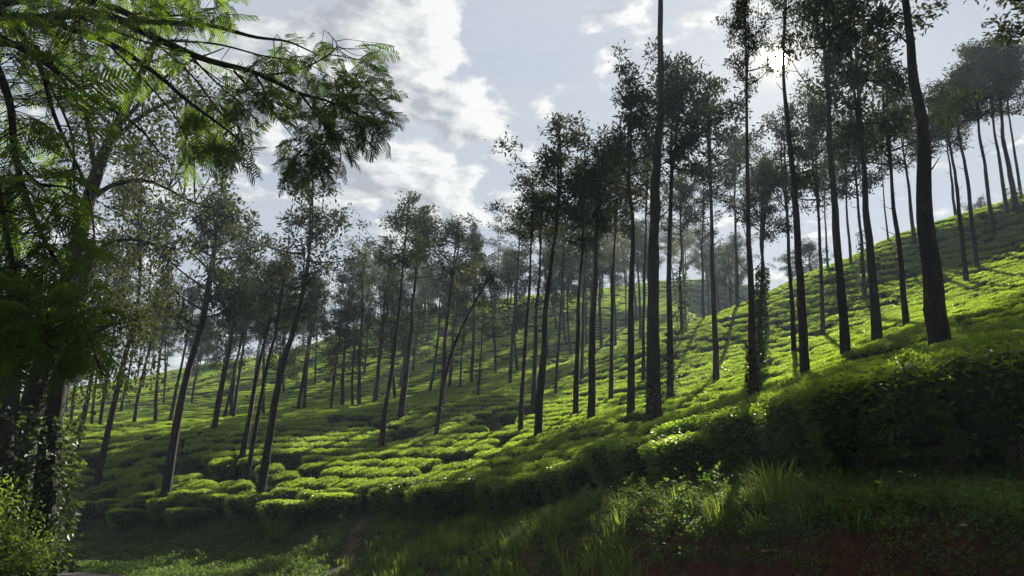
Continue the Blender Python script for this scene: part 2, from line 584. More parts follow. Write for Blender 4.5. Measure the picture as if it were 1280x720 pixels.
def hit(px, py, fn=canopy, y0=5.0, y1=135.0):
    """First point of the surface along the sight line through a photo pixel."""
    d = ray(px, py)
    ys = np.linspace(y0, y1, 1600)
    x = d[0] / d[1] * ys
    z = CZ + d[2] / d[1] * ys
    below = z < fn(x, ys)
    i = int(np.argmax(below)) if below.any() else -1
    if i <= 0:
        return None
    return np.array([x[i], ys[i], z[i]])


def axis(lo, hi, bands):
    """Grid lines from lo to hi, spacing by distance bands [(from,to,step)...]."""
    out = [lo]
    while out[-1] < hi:
        v = out[-1]
        st = 12.0
        for a, b, s in bands:
            if a <= v < b:
                st = min(st, s)
        out.append(v + st)
    return np.array(out)


M_GROUND, nt, out = new_mat("earth_and_turf")
tc = N(nt, 'ShaderNodeTexCoord')
geo = N(nt, 'ShaderNodeNewGeometry')
sepn = N(nt, 'ShaderNodeSeparateXYZ'); nt.links.new(geo.outputs['Normal'], sepn.inputs[0])
n1 = N(nt, 'ShaderNodeTexNoise'); n1.inputs['Scale'].default_value = 1.1; n1.inputs['Detail'].default_value = 8; nt.links.new(tc.outputs['Object'], n1.inputs['Vector'])
n2 = N(nt, 'ShaderNodeTexNoise'); n2.inputs['Scale'].default_value = 9; n2.inputs['Detail'].default_value = 10; n2.inputs['Roughness'].default_value = 0.7; nt.links.new(tc.outputs['Object'], n2.inputs['Vector'])
earth = ramp(nt, n2.outputs[0], [(0.3, (0.03, 0.010, 0.006)), (0.55, (0.075, 0.025, 0.014)), (0.8, (0.15, 0.055, 0.03))])
turf = ramp(nt, n2.outputs[0], [(0.3, (0.010, 0.018, 0.006)), (0.6, (0.022, 0.038, 0.010)), (0.85, (0.055, 0.06, 0.02))])
steep = math_node(nt, 'ADD', math_node(nt, 'MULTIPLY', math_node(nt, 'SUBTRACT', 0.86, sepn.outputs[2]), 3.0), math_node(nt, 'MULTIPLY', math_node(nt, 'SUBTRACT', n1.outputs[0], 0.46), 3.2))
fac = math_node(nt, 'ADD', steep, 0.15, clamp=True)
bs = N(nt, 'ShaderNodeBsdfPrincipled'); bs.inputs['Roughness'].default_value = 0.95; bs.inputs['Specular IOR Level'].default_value = 0.15
nt.links.new(mixc(nt, fac, turf, earth), bs.inputs['Base Color'])
bp = N(nt, 'ShaderNodeBump'); bp.inputs['Strength'].default_value = 0.9; bp.inputs['Distance'].default_value = 0.06
nt.links.new(n2.outputs[0], bp.inputs['Height']); nt.links.new(bp.outputs[0], bs.inputs['Normal']); nt.links.new(bs.outputs[0], out.inputs[0])

gx = axis(-300, 300, [(-60, 80, 2.5), (-32, 48, 1.0), (-20, 12, 0.4), (0, 9, 0.16)])
gy = axis(-100, 320, [(-20, 150, 2.5), (-4, 62, 0.9), (2, 34, 0.35), (3, 13, 0.16)])
GX, GY = np.meshgrid(gx, gy)
GZ = ground(GX, GY)
nx, ny = len(gx), len(gy)
i, j = np.meshgrid(np.arange(ny - 1), np.arange(nx - 1), indexing='ij')
gf = np.stack([i * nx + j, i * nx + j + 1, (i + 1) * nx + j + 1, (i + 1) * nx + j], -1).reshape(-1, 4)
gm = make_mesh("ground", np.stack([GX, GY, GZ], -1).reshape(-1, 3), [gf], [M_GROUND], smooth=True)
tag(mesh_obj("ground", gm), kind='structure')

# road: a sheet of worn tarmac along the foot of the bank
M_ROAD = noise_mat("worn_tarmac", [(0.3, (0.05, 0.047, 0.045)), (0.6, (0.085, 0.078, 0.073)), (0.85, (0.13, 0.115, 0.10))], 7, rough=0.75, bump=0.4, bscale=90, dist=0.01)


def line_point(T, off):
    """Point at parameter T of the edge line, shifted off metres downhill."""
    ii = np.arange(len(line))
    p = np.array([np.interp(T, ii, line[:, 0]), np.interp(T, ii, line[:, 1])])
    e = 0.35
    a = np.array([np.interp(T - e, ii, line[:, 0]), np.interp(T - e, ii, line[:, 1])])
    b = np.array([np.interp(T + e, ii, line[:, 0]), np.interp(T + e, ii, line[:, 1])])
    d = unit(b - a)
    n = np.array([-d[1], d[0]])      # downhill side is the left of the walk
    return p + n * off, d


Ts = np.linspace(0.2, len(line) - 1.2, 120)
rv, rf = [], []
for k, T in enumerate(Ts):
    w = np.interp(T, np.arange(len(line)), line_w)
    for m_ in range(7):
        p, _ = line_point(T, w + 0.05 + 4.4 * m_ / 6 + (0.12 * wob(T * 9, 0, 3.0) if m_ in (0, 6) else 0))
        rv.append((p[0], p[1], 0.012 + 0.03 * (1 - abs(m_ - 3) / 3)))
    if k:
        for m_ in range(6):
            a = (k - 1) * 7 + m_
            rf.append((a, a + 1, a + 8, a + 7))
road = mesh_obj("road", make_mesh("road", rv, [rf], [M_ROAD], smooth=True))
tag(road, kind='structure')

M_PATH = noise_mat("trodden_red_earth", [(0.3, (0.04, 0.022, 0.013)), (0.6, (0.085, 0.046, 0.026)), (0.85, (0.15, 0.09, 0.05))], 5, bump=0.8, bscale=25, dist=0.03)
pp = [hit(a, b, ground, 6, 34) for a, b in ((455, 648), (450, 660), (443, 675), (438, 692), (430, 708), (424, 719))]
pp = smooth_path(np.array([p for p in pp if p is not None]), 30)
pv_, pf_ = [], []
for k, p in enumerate(pp):
    t_ = unit(pp[min(k + 1, 29)] - pp[max(k - 1, 0)])
    sd = unit(np.array([t_[1], -t_[0]]))
    for m_ in range(5):
        w_ = (m_ - 2) / 2 * (0.2 + 0.09 * wob(k * 0.9, m_, 1.0))
        x_, y_ = p[0] + sd[0] * w_, p[1] + sd[1] * w_
        pv_.append((x_, y_, float(ground(x_, y_)) + 0.03 - 0.02 * abs(m_ - 2)))
    if k:
        for m_ in range(4):
            a = (k - 1) * 5 + m_
            pf_.append((a, a + 1, a + 6, a + 5))
tag(mesh_obj("foot_path", make_mesh("foot_path", pv_, [pf_], [M_PATH], smooth=True)), kind='structure')

# ------------------------------------------------------------------ tea bushes
def bush_mesh(name, n_top, n_side, lmin, lmax, six, n_shoot, H=0.85):
    mb = MB()
    ph = rng.random(6) * 6.28
    RX, RY = 0.72, 0.62

    def R(t):
        return 1 + (0.10 if H < 1 else 0.17) * np.sin(2 * t + ph[0]) + (0.07 if H < 1 else 0.11) * np.sin(3 * t + ph[1]) + 0.05 * np.sin(5 * t + ph[2])

    def topz(x, y, q):
        return H - (0.11 * q ** 7 if H < 1 else 0.30 * q ** 3.2) + (0.025 if H < 1 else 0.05) * np.sin(7 * x + ph[3]) * np.cos(6 * y + ph[4]) + 0.02 * np.sin(15 * x + ph[5])
    # dense twiggy inside
    nt_, nr = 18, 6
    v, f = [], []
    for a in range(nr + 3):
        for b in range(nt_):
            t = 2 * PI * b / nt_
            if a <= nr:
                q = a / nr
                x, y = RX * 0.9 * q * R(t) * math.cos(t), RY * 0.9 * q * R(t) * math.sin(t)
                z = topz(x, y, q) - 0.07
            else:
                k = 1 - 0.25 * (a - nr)
                x, y = RX * 0.9 * k * R(t) * math.cos(t), RY * 0.9 * k * R(t) * math.sin(t)
                z = H - 0.33 - 0.17 * (a - nr) * (1 if H < 1 else 1.8)
            v.append((x, y, z))
    for a in range(nr + 2):
        for b in range(nt_):
            b2 = (b + 1) % nt_
            f.append((a * nt_ + b, a * nt_ + b2, (a + 1) * nt_ + b2, (a + 1) * nt_ + b)[::-1])
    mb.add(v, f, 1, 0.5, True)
    # top leaves
    t = rng.random(n_top) * 2 * PI
    q = np.sqrt(rng.random(n_top)) * 1.0
    x, y = RX * q * R(t) * np.cos(t), RY * q * R(t) * np.sin(t)
    z = topz(x, y, q) - rng.random(n_top) * 0.07
    out_ = np.stack([np.cos(t), np.sin(t), np.zeros_like(t)], -1)
    d = out_ * (0.25 + 0.6 * q[:, None] ** 2) + rng.standard_normal((n_top, 3)) * np.array([0.7, 0.7, 0.35]) + np.array([0, 0, 0.38])
    L = rng.uniform(lmin, lmax, n_top)
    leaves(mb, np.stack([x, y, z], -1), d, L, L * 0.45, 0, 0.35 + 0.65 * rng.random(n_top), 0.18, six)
    # upright young shoots
    if n_shoot:
        t = rng.random(n_shoot) * 2 * PI
        q = np.sqrt(rng.random(n_shoot)) * 0.97
        x, y = RX * q * R(t) * np.cos(t), RY * q * R(t) * np.sin(t)
        z = topz(x, y, q) - 0.01 + rng.random(n_shoot) * 0.02
        for _ in range(2):
            d = rng.standard_normal((n_shoot, 3)) * 0.6 + np.array([0, 0, 0.8])
            L = rng.uniform(lmin, lmax, n_shoot) * 0.75
            leaves(mb, np.stack([x, y, z], -1), d, L, L * 0.36, 2, rng.random(n_shoot), 0.2, six)
    # side leaves
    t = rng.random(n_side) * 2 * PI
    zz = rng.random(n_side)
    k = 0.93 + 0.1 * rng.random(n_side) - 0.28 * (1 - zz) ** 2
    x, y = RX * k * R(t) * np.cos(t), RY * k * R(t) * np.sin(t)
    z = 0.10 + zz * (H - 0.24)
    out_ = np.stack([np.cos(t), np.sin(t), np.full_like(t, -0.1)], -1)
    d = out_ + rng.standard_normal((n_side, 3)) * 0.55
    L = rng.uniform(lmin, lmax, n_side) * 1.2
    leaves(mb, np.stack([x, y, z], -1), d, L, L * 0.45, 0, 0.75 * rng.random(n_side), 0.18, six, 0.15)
    return mb.mesh(name, [M_TEA, M_CORE, M_SHOOT])


def stem_mesh(name):
    mb = MB()
    for k in range(7):
        a = rng.random() * 6.28
        r = rng.uniform(0.1, 0.5)
        top = np.array([r * math.cos(a), r * math.sin(a), 0.5])
        base = np.array([0.08 * math.cos(a), 0.08 * math.sin(a), -0.12])
        mid = (top + base) / 2 + rng.standard_normal(3) * 0.05
        tube(mb, smooth_path([base, mid, top], 6), np.linspace(0.035, 0.014, 6), 5, 0)
    return mb.mesh(name, [M_STEM])


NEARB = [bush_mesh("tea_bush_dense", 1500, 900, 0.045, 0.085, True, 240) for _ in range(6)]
FARB = [bush_mesh("tea_bush_coarse", 640, 170, 0.065, 0.11, False, 110) for _ in range(5)]
HEDGEB = [bush_mesh('hedge_tea_bush', 1500, 1900, 0.05, 0.09, True, 260, 1.2) for _ in range(5)]
STEMS = [stem_mesh("tea_stem") for _ in range(3)]

# trench-like walking paths through the planting, given by points seen in the photo
PATHS = [[(240, 548), (236, 562), (250, 578), (285, 586), (320, 598), (360, 610)], [(425, 519), (455, 527), (490, 534), (525, 546)],
         [(610, 515), (625, 532), (640, 527), (655, 515)], [(498, 612), (520, 598), (545, 585)], [(640, 545), (628, 556), (600, 566), (570, 572), (530, 590)],
         [(350, 570), (365, 578), (385, 584)]]
path_pts = []
for pl in PATHS:
    w3 = [hit(*p) for p in pl]
    w3 = [p for p in w3 if p is not None]
    if len(w3) > 1:
        path_pts.append(smooth_path(np.array(w3)[:, :2], 60))
path_pts = np.concatenate(path_pts)

# candidates: a jittered, warped lattice over both hills
cand = []
for (x0, x1, y0, y1, stx, sty) in ((-34, 62, 4, 57, 1.22, 1.0), (-75, 60, 57.5, 122, 1.55, 1.3)):
    xs = np.arange(x0, x1, stx)
    ys = np.arange(y0, y1, sty)
    A, B = np.meshgrid(xs, ys)
    A = A + (np.arange(len(ys)) % 2)[:, None] * stx / 2
    A = A + rng.uniform(-0.30, 0.30, A.shape) * stx + 0.7 * wob(A, B, 0.31)
    B = B + rng.uniform(-0.22, 0.22, B.shape) * sty + 0.9 * wob(A, B, 0.23, 3)
    cand.append(np.stack([A.ravel(), B.ravel(), np.full(A.size, stx / 1.22)], -1))
cand = np.concatenate(cand)
for _ in range(2):
    eps = 0.5
    c0 = canopy(cand[:, 0], cand[:, 1])
    gx_ = (canopy(cand[:, 0] + eps, cand[:, 1]) - canopy(cand[:, 0] - eps, cand[:, 1])) / (2 * eps)
    gy_ = (canopy(cand[:, 0], cand[:, 1] + eps) - canopy(cand[:, 0], cand[:, 1] - eps)) / (2 * eps)
    g = np.hypot(gx_, gy_)
    stepz = np.where(cand[:, 1] < 57.3, 0.40, 0.55)
    lv = c0 / stepz + 0.35 * wob(cand[:, 0], cand[:, 1], 0.4, 2)
    dz = (np.round(lv) - lv) * stepz
    wgt = np.clip((g - 0.17) / 0.12, 0, 1) * 0.85
    mv = np.clip(dz / np.maximum(g, 0.15), -0.9, 0.9) * wgt
    cand[:, 0] += mv * gx_ / np.maximum(g, 0.05)
    cand[:, 1] += mv * gy_ / np.maximum(g, 0.05)
S, T, _, _, _ = along(cand[:, 0], cand[:, 1])
# rows step along the front edge
front_rows = []
L_T = np.linspace(4.0, len(line) - 5 + 1.0, 1500)
last = None
for T_ in L_T:
    if last is None:
        off, gap_ = -0.55, 0.8
    p, d = line_point(T_, off)
    if last is None or np.hypot(*(p - last)) > gap_:
        off = -0.6 + (rng.uniform(-0.12, 0.2) if T_ < 7.2 else (rng.uniform(-0.4, 0.3) if T_ < 12.5 else rng.uniform(-0.9, 0.5)))
        gap_ = rng.uniform(0.62, 0.9) if T_ < 10.5 else rng.uniform(0.55, 1.3)
        front_rows.append((p[0], p[1], 1.0)); last = p
front_rows = np.array(front_rows)
keep = (S > 1.25) | ((S > 0.75) & (T > 12.8) & (rng.random(len(S)) < 0.6))
cand = cand[keep]
dpath = np.min(np.hypot(cand[:, None, 0] - path_pts[None, ::3, 0], cand[:, None, 1] - path_pts[None, ::3, 1]), 1)
cand = cand[(dpath > 0.55) & (rng.random(len(cand)) > 0.03)]
allb = np.concatenate([front_rows, cand])
is_front = np.arange(len(allb)) < len(front_rows)
cz = canopy(allb[:, 0], allb[:, 1])
gz = ground(allb[:, 0], allb[:, 1])
px_, py_, dep = project(np.stack([allb[:, 0], allb[:, 1], cz], -1))
inview = (px_ > -260) & (px_ < 1540) & (dep > 2)
# the gap where the foot path comes down between the hedges
gap = is_front & (px_ > 442) & (px_ < 476)
# drop what lies behind the far skyline
hidden = np.zeros(len(allb), bool)
for k in np.where(allb[:, 1] > 46)[0]:
    t = np.linspace(0.3, 0.985, 50)
    z = CZ + (cz[k] + 0.8 - CZ) * t
    hidden[k] = np.any(canopy(allb[k, 0] * t, allb[k, 1] * t) > z + 0.5)
sel = inview & ~gap & ~hidden
allb, is_front, cz, gz, px_, py_, dep = [a[sel] for a in (allb, is_front, cz, gz, px_, py_, dep)]
eps = 0.4
gxn = (canopy(allb[:, 0] + eps, allb[:, 1]) - canopy(allb[:, 0] - eps, allb[:, 1])) / (2 * eps)
gyn = (canopy(allb[:, 0], allb[:, 1] + eps) - canopy(allb[:, 0], allb[:, 1] - eps)) / (2 * eps)
mats = []
for k in range(len(allb)):
    contour = math.atan2(gxn[k], -gyn[k])
    yaw = contour + random.gauss(0, 0.22) + (PI if random.random() < 0.5 else 0)
    damp = 0.25 if is_front[k] else 0.9
    nrm = Vector((-gxn[k] * damp, -gyn[k] * damp, 1)).normalized()
    q = Vector((0, 0, 1)).rotation_difference(nrm).to_matrix() @ Matrix.Rotation(yaw, 3, 'Z')
    h = max(cz[k] - gz[k], 0.55)
    sz = h / 0.85 * random.uniform(0.95, 1.03)
    s = allb[k, 2] * random.uniform(0.78, 0.98)
    if is_front[k]:
        q = Matrix.Rotation(random.random() * 6.28, 3, 'Z')
        s = random.uniform(0.85, 1.1) if px_[k] > 1000 else random.uniform(0.8, 1.2)
        sz = h / 1.2 * (random.uniform(0.9, 0.98) if px_[k] > 1000 else random.uniform(0.8, 1.02))
    mats.append((Vector((allb[k, 0], allb[k, 1], gz[k])), q, Vector((s * random.uniform(1.0, 1.35), s, sz))))
sizes = 1.0 / np.maximum(dep, 1)
score = np.where((px_ > -40) & (px_ < 1320) & (py_ < 760), sizes, 0) + is_front * 0.02
order = np.argsort(-score)
solo = set(order[:300].tolist())
for k in order[:300]:
    loc, q, sc = mats[k]
    M = q.to_4x4()
    M.translation = loc
    if is_front[k] and px_[k] > 1000:
        lab, grp = 'tall tea bush with glossy leaves in the dark hedge above the red earth', 'tall tea bushes of the hedge above the red earth'
    elif is_front[k]:
        lab, grp = 'clipped tea bush with a dark leafy front along the grassy bank', 'tea bushes along the grassy bank'
    else:
        lab, grp = 'flat topped tea bush in the close planting on the near slope', 'tea bushes on the near slope'
    if is_front[k]:
        root = empty("tea_bush", loc)
        root.rotation_euler = q.to_euler()
        root.scale = sc
        mesh_obj("foliage", random.choice(HEDGEB if px_[k] > 490 else NEARB), root)
        if px_[k] <= 490:
            root.scale = (sc[0], sc[1], sc[2] * 1.2 / 0.85)
        mesh_obj("stem", random.choice(STEMS), root)
    else:
        root = mesh_obj("tea_bush", random.choice(NEARB))
        root.matrix_world = M @ Matrix.Diagonal((*sc, 1))
    tag(root, lab, 'tea bush', grp)


# ------------------------------------------------------------------ scattering (uncountable growth only)
def scatter(name, protos, items, kind='stuff', label=None, cat=None):
    """One object: instances of proto meshes at items [(loc, rot3x3, scale)]."""
    pc = bpy.data.collections.new(name + "_kinds")
    for n_, me in enumerate(protos):
        o = bpy.data.objects.new(f"{name}_kind.{n_:03d}", me)
        pc.objects.link(o)
    me = bpy.data.meshes.new(name)
    me.vertices.add(len(items))
    me.vertices.foreach_set("co", np.array([it[0] for it in items], np.float32).ravel())
    ra = me.attributes.new("rot", 'FLOAT_VECTOR', 'POINT')
    ra.data.foreach_set("vector", np.array([tuple(it[1].to_euler()) for it in items], np.float32).ravel())
    sa = me.attributes.new("scl", 'FLOAT_VECTOR', 'POINT')
    sa.data.foreach_set("vector", np.array([tuple(it[2]) for it in items], np.float32).ravel())
    ia = me.attributes.new("pick", 'INT', 'POINT')
    ia.data.foreach_set("value", rng.integers(0, len(protos), len(items)).astype(np.int32))
    me.update()
    o = mesh_obj(name, me)
    tag(o, label, cat, None, kind)
    ng = bpy.data.node_groups.new(name, 'GeometryNodeTree')
    ng.interface.new_socket("Geometry", in_out='INPUT', socket_type='NodeSocketGeometry')
    ng.interface.new_socket("Geometry", in_out='OUTPUT', socket_type='NodeSocketGeometry')
    gi, go = ng.nodes.new('NodeGroupInput'), ng.nodes.new('NodeGroupOutput')
    ci = ng.nodes.new('GeometryNodeCollectionInfo')
    ci.inputs[0].default_value = pc
    ci.inputs[1].default_value = True
    ci.inputs[2].default_value = True
    ip = ng.nodes.new('GeometryNodeInstanceOnPoints')
    ip.inputs['Pick Instance'].default_value = True

    def attr(nm, ty):
        n = ng.nodes.new('GeometryNodeInputNamedAttribute')
        n.data_type = ty
        n.inputs[0].default_value = nm
        return n.outputs[0]
    e2r = ng.nodes.new('FunctionNodeEulerToRotation')
    ng.links.new(attr("rot", 'FLOAT_VECTOR'), e2r.inputs[0])
    ng.links.new(gi.outputs[0], ip.inputs['Points'])
    ng.links.new(ci.outputs[0], ip.inputs['Instance'])
    ng.links.new(attr("pick", 'INT'), ip.inputs['Instance Index'])
    ng.links.new(e2r.outputs[0], ip.inputs['Rotation'])
    ng.links.new(attr("scl", 'FLOAT_VECTOR'), ip.inputs['Scale'])
    ng.links.new(ip.outputs[0], go.inputs[0])
    md = o.modifiers.new("scatter", 'NODES')
    md.node_group = ng
    return o


rest_mid = [mats[k] for k in range(len(allb)) if k not in solo and dep[k] < 34 and not is_front[k]]
rest_far = [mats[k] for k in range(len(allb)) if k not in solo and dep[k] >= 34]
scatter("tea_planting", NEARB, rest_mid, label='continuous clipped tea planting covering the near slope', cat='tea bushes')
scatter("distant_tea_planting", FARB, rest_far, label='hazy tea planting covering the far hillside and upper slope', cat='tea bushes')
print("bushes", len(allb), len(rest_mid), len(rest_far))

# ------------------------------------------------------------------ silver oaks
def crown_mesh(name, H=5.0, Wd=1.7, nb=26, per=22, leafL=0.17, yellow=False, seed=0, lean_top=1.0):
    """Airy crown of upswept limbs with clumped fern-like leaves. Local z 0 = crown bottom, H = top."""
    mb = MB()
    tips = []
    tube(mb, smooth_path([(0, 0, -0.1), (0.08 * rng.standard_normal(), 0.08 * rng.standard_normal(), H * 0.5), (0, 0, H * 0.93)], 8), np.linspace(0.06, 0.012, 8), 5, 1)
    tips.append((np.array([0, 0, H * 0.95]), 0.35))
    for k in range(nb):
        z0 = H * (0.0 + 0.86 * (k + rng.random() * 0.8) / nb)
        u = z0 / H
        ln = Wd * (0.55 + 0.75 * math.sin(min(1, u * 1.25 + 0.22) * PI) ** 0.8) * rng.uniform(0.4, 1.3)
        a = k * 2.4 + rng.standard_normal() * 0.5
        d = np.array([math.cos(a), math.sin(a), 0])
        rise = ln * rng.uniform(0.25, 0.8)
        p0 = np.array([0, 0, z0])
        p1 = p0 + d * ln * 0.5 + np.array([0, 0, rise * 0.35])
        p2 = p0 + d * ln + np.array([0, 0, rise]) + rng.standard_normal(3) * 0.1
        path = smooth_path([p0, p1, p2], 7)
        tube(mb, path, np.linspace(0.035, 0.008, 7), 4, 1)
        wk = Wd / 1.7
        for t in (0.42, 0.58, 0.74, 0.88, 1.0):
            if rng.random() < 0.66:
                c = path[min(6, int(t * 6))] + rng.standard_normal(3) * np.array([0.10, 0.10, 0.08]) * wk
                tips.append((c, rng.uniform(0.14, 0.34)))
            if rng.random() < 0.5:
                st = path[min(6, int(t * 6))]
                sd = unit(d * 0.5 + rng.standard_normal(3) * np.array([0.8, 0.8, 0.3]) + np.array([0, 0, 0.45]))
                c = st + sd * rng.uniform(0.25, 0.6) * wk
                tube(mb, [st, (st + c) / 2 + 0.02, c], [0.013, 0.01, 0.006], 3, 1)
                tips.append((c, rng.uniform(0.14, 0.32)))
    for c, r in tips:
        n = int(per * rng.uniform(0.6, 1.4) * (r / 0.25))
        g = rng.standard_normal((n, 3)) * np.array([0.55, 0.55, 0.45]) * r
        d = unit(g) + rng.standard_normal((n, 3)) * 0.6 + np.array([0, 0, 0.1])
        L = leafL * rng.uniform(0.6, 1.35, n)
        leaves(mb, c + g, d, L, L * rng.uniform(0.28, 0.5, n), 0, np.clip(rng.random(n) * 0.7 + rng.random() * 0.3, 0, 1), 0.15)
    return mb.mesh(name, [M_OAKY if yellow else M_OAK, M_BARK])


CROWNS = [crown_mesh("crown_airy", nb=15 + 2 * (k % 4), per=52 + 8 * (k % 3), leafL=0.16, Wd=1.5 + 0.15 * (k % 3)) for k in range(8)]
CROWNS_Y = [crown_mesh("crown_yellowing", yellow=True, nb=17, per=46, leafL=0.16) for _ in range(2)]
CROWNS_THIN = [crown_mesh("crown_thin", nb=14, per=30, leafL=0.16, Wd=1.5) for _ in range(3)]


def trunk_mesh(pts, r0, r1, sides=10):
    mb = MB()
    n = max(12, int(np.linalg.norm(pts[-1] - pts[0]) * 1.6))
    path = smooth_path(pts, n)
    path[1:-1] += rng.standard_normal((n - 2, 3)) * r0 * 0.05
    t = np.linspace(0, 1, n)
    for q_ in (0, 1):
        path[:, q_] += r0 * np.sin(t * PI) * (0.26 * np.sin(t * rng.uniform(7, 12) + rng.random() * 6) + 0.14 * np.sin(t * rng.uniform(16, 24) + rng.random() * 6))
    rad = r0 * (1 - t) + r1 * t + r0 * 0.35 * np.exp(-t * n / 1.6)
    tube(mb, path, rad, sides, 0, 0.5, 0.06)
    # snapped twig stubs
    for _ in range(5):
        i = rng.integers(n // 3, n - 2)
        a = rng.random() * 6.28
        d = np.array([math.cos(a), math.sin(a), 0.5])
        L = rng.uniform(0.15, 0.7)
        tube(mb, [path[i], path[i] + d * L * 0.5, path[i] + d * L + np.array([0, 0, 0.1])], [r0 * 0.16, r0 * 0.1, 0.006], 4, 0)
    return mb.mesh("trunk", [M_BARK]), path


def ivy_mesh(path, z0, z1, r, n, leaf=0.1, spread=1.0):
    mb = MB()
    zz = rng.uniform(z0, z1, n)
    c = np.stack([np.interp(zz, path[:, 2], path[:, k]) for k in range(3)], -1)
    a = rng.random(n) * 2 * PI
    fade = 1 - 0.3 * ((zz - z0) / (z1 - z0)) ** 2
    rr = r + spread * fade * rng.random(n)
    out_ = np.stack([np.cos(a), np.sin(a), np.zeros(n)], -1)
    pos = c + out_ * rr[:, None]
    d = out_ + rng.standard_normal((n, 3)) * 0.6 + np.array([0, 0, -0.35])
    L = leaf * rng.uniform(0.6, 1.3, n)
    leaves(mb, pos, d, L, L * 0.75, 0, rng.random(n), 0.15)
    return mb.mesh("ivy", [M_IVY])


def silver_oak(label, path_px, w, cb, hw, crown='a', ivy=None, group=None, top_px=None, Y=None, wtop=0.45):
    """path_px: photo pixels of the trunk from foot to crown top; w: trunk width in pixels at the foot; cb: row where the crown starts; hw: crown half width in pixels."""
    base = hit(*path_px[0]) if Y is None else P(*path_px[0], Y)
    if base is None:
        print("no hit", path_px[0]); return
    Y = base[1]
    foot_z = float(ground(base[0], base[1])) - 0.15
    pts = [np.array([base[0], base[1], foot_z])]
    for q in path_px[1:]:
        pts.append(P(q[0], q[1], Y))
    mpp = np.linalg.norm(P(path_px[0][0] + 1, path_px[0][1], Y) - P(path_px[0][0], path_px[0][1], Y))
    r0 = w * mpp / 2 * 0.88
    pts = np.array(pts)
    origin = pts[0].copy()
    pts = pts - origin
    # the trunk ends a little under the crown's tip
    root = empty("silver_oak", origin)
    pts[-1] = pts[-1] * 0.97 + pts[-2] * 0.03
    tm, path = trunk_mesh(pts, r0, r0 * 0.16)
    mesh_obj("trunk", tm, root)
    zt = pts[-1][2]
    zb = (P(path_px[-1][0], cb, Y) - origin)[2]
    zb = min(zb, zt - 1.5)
    cpos = np.array([np.interp(zb, path[:, 2], path[:, k]) for k in range(3)])
    tip = path[-1]
    src = {'a': CROWNS, 'y': CROWNS_Y, 't': CROWNS_THIN}[crown]
    cr = mesh_obj("crown", random.choice(src), root)
    ax = Vector(tip - cpos)
    h = ax.length
    ax.normalize()
    q = Vector((0, 0, 1)).rotation_difference(ax).to_matrix() @ Matrix.Rotation(random.random() * 6.28, 3, 'Z')
    M = q.to_4x4()
    M.translation = Vector(cpos)
    sxy = hw * mpp / 1.5
    cr.matrix_local = M @ Matrix.Diagonal((sxy, sxy, h * 1.04 / 5.0, 1))
    if ivy:
        (ya, yb, n, leaf, spread) = ivy
        za = (P(path_px[0][0], ya, Y) - origin)[2]
        zb2 = (P(path_px[0][0], yb, Y) - origin)[2]
        mesh_obj("ivy", ivy_mesh(path, za, zb2, r0 * 0.7, n, leaf, spread), root)
    tag(root, label, 'tree', group)
    return root


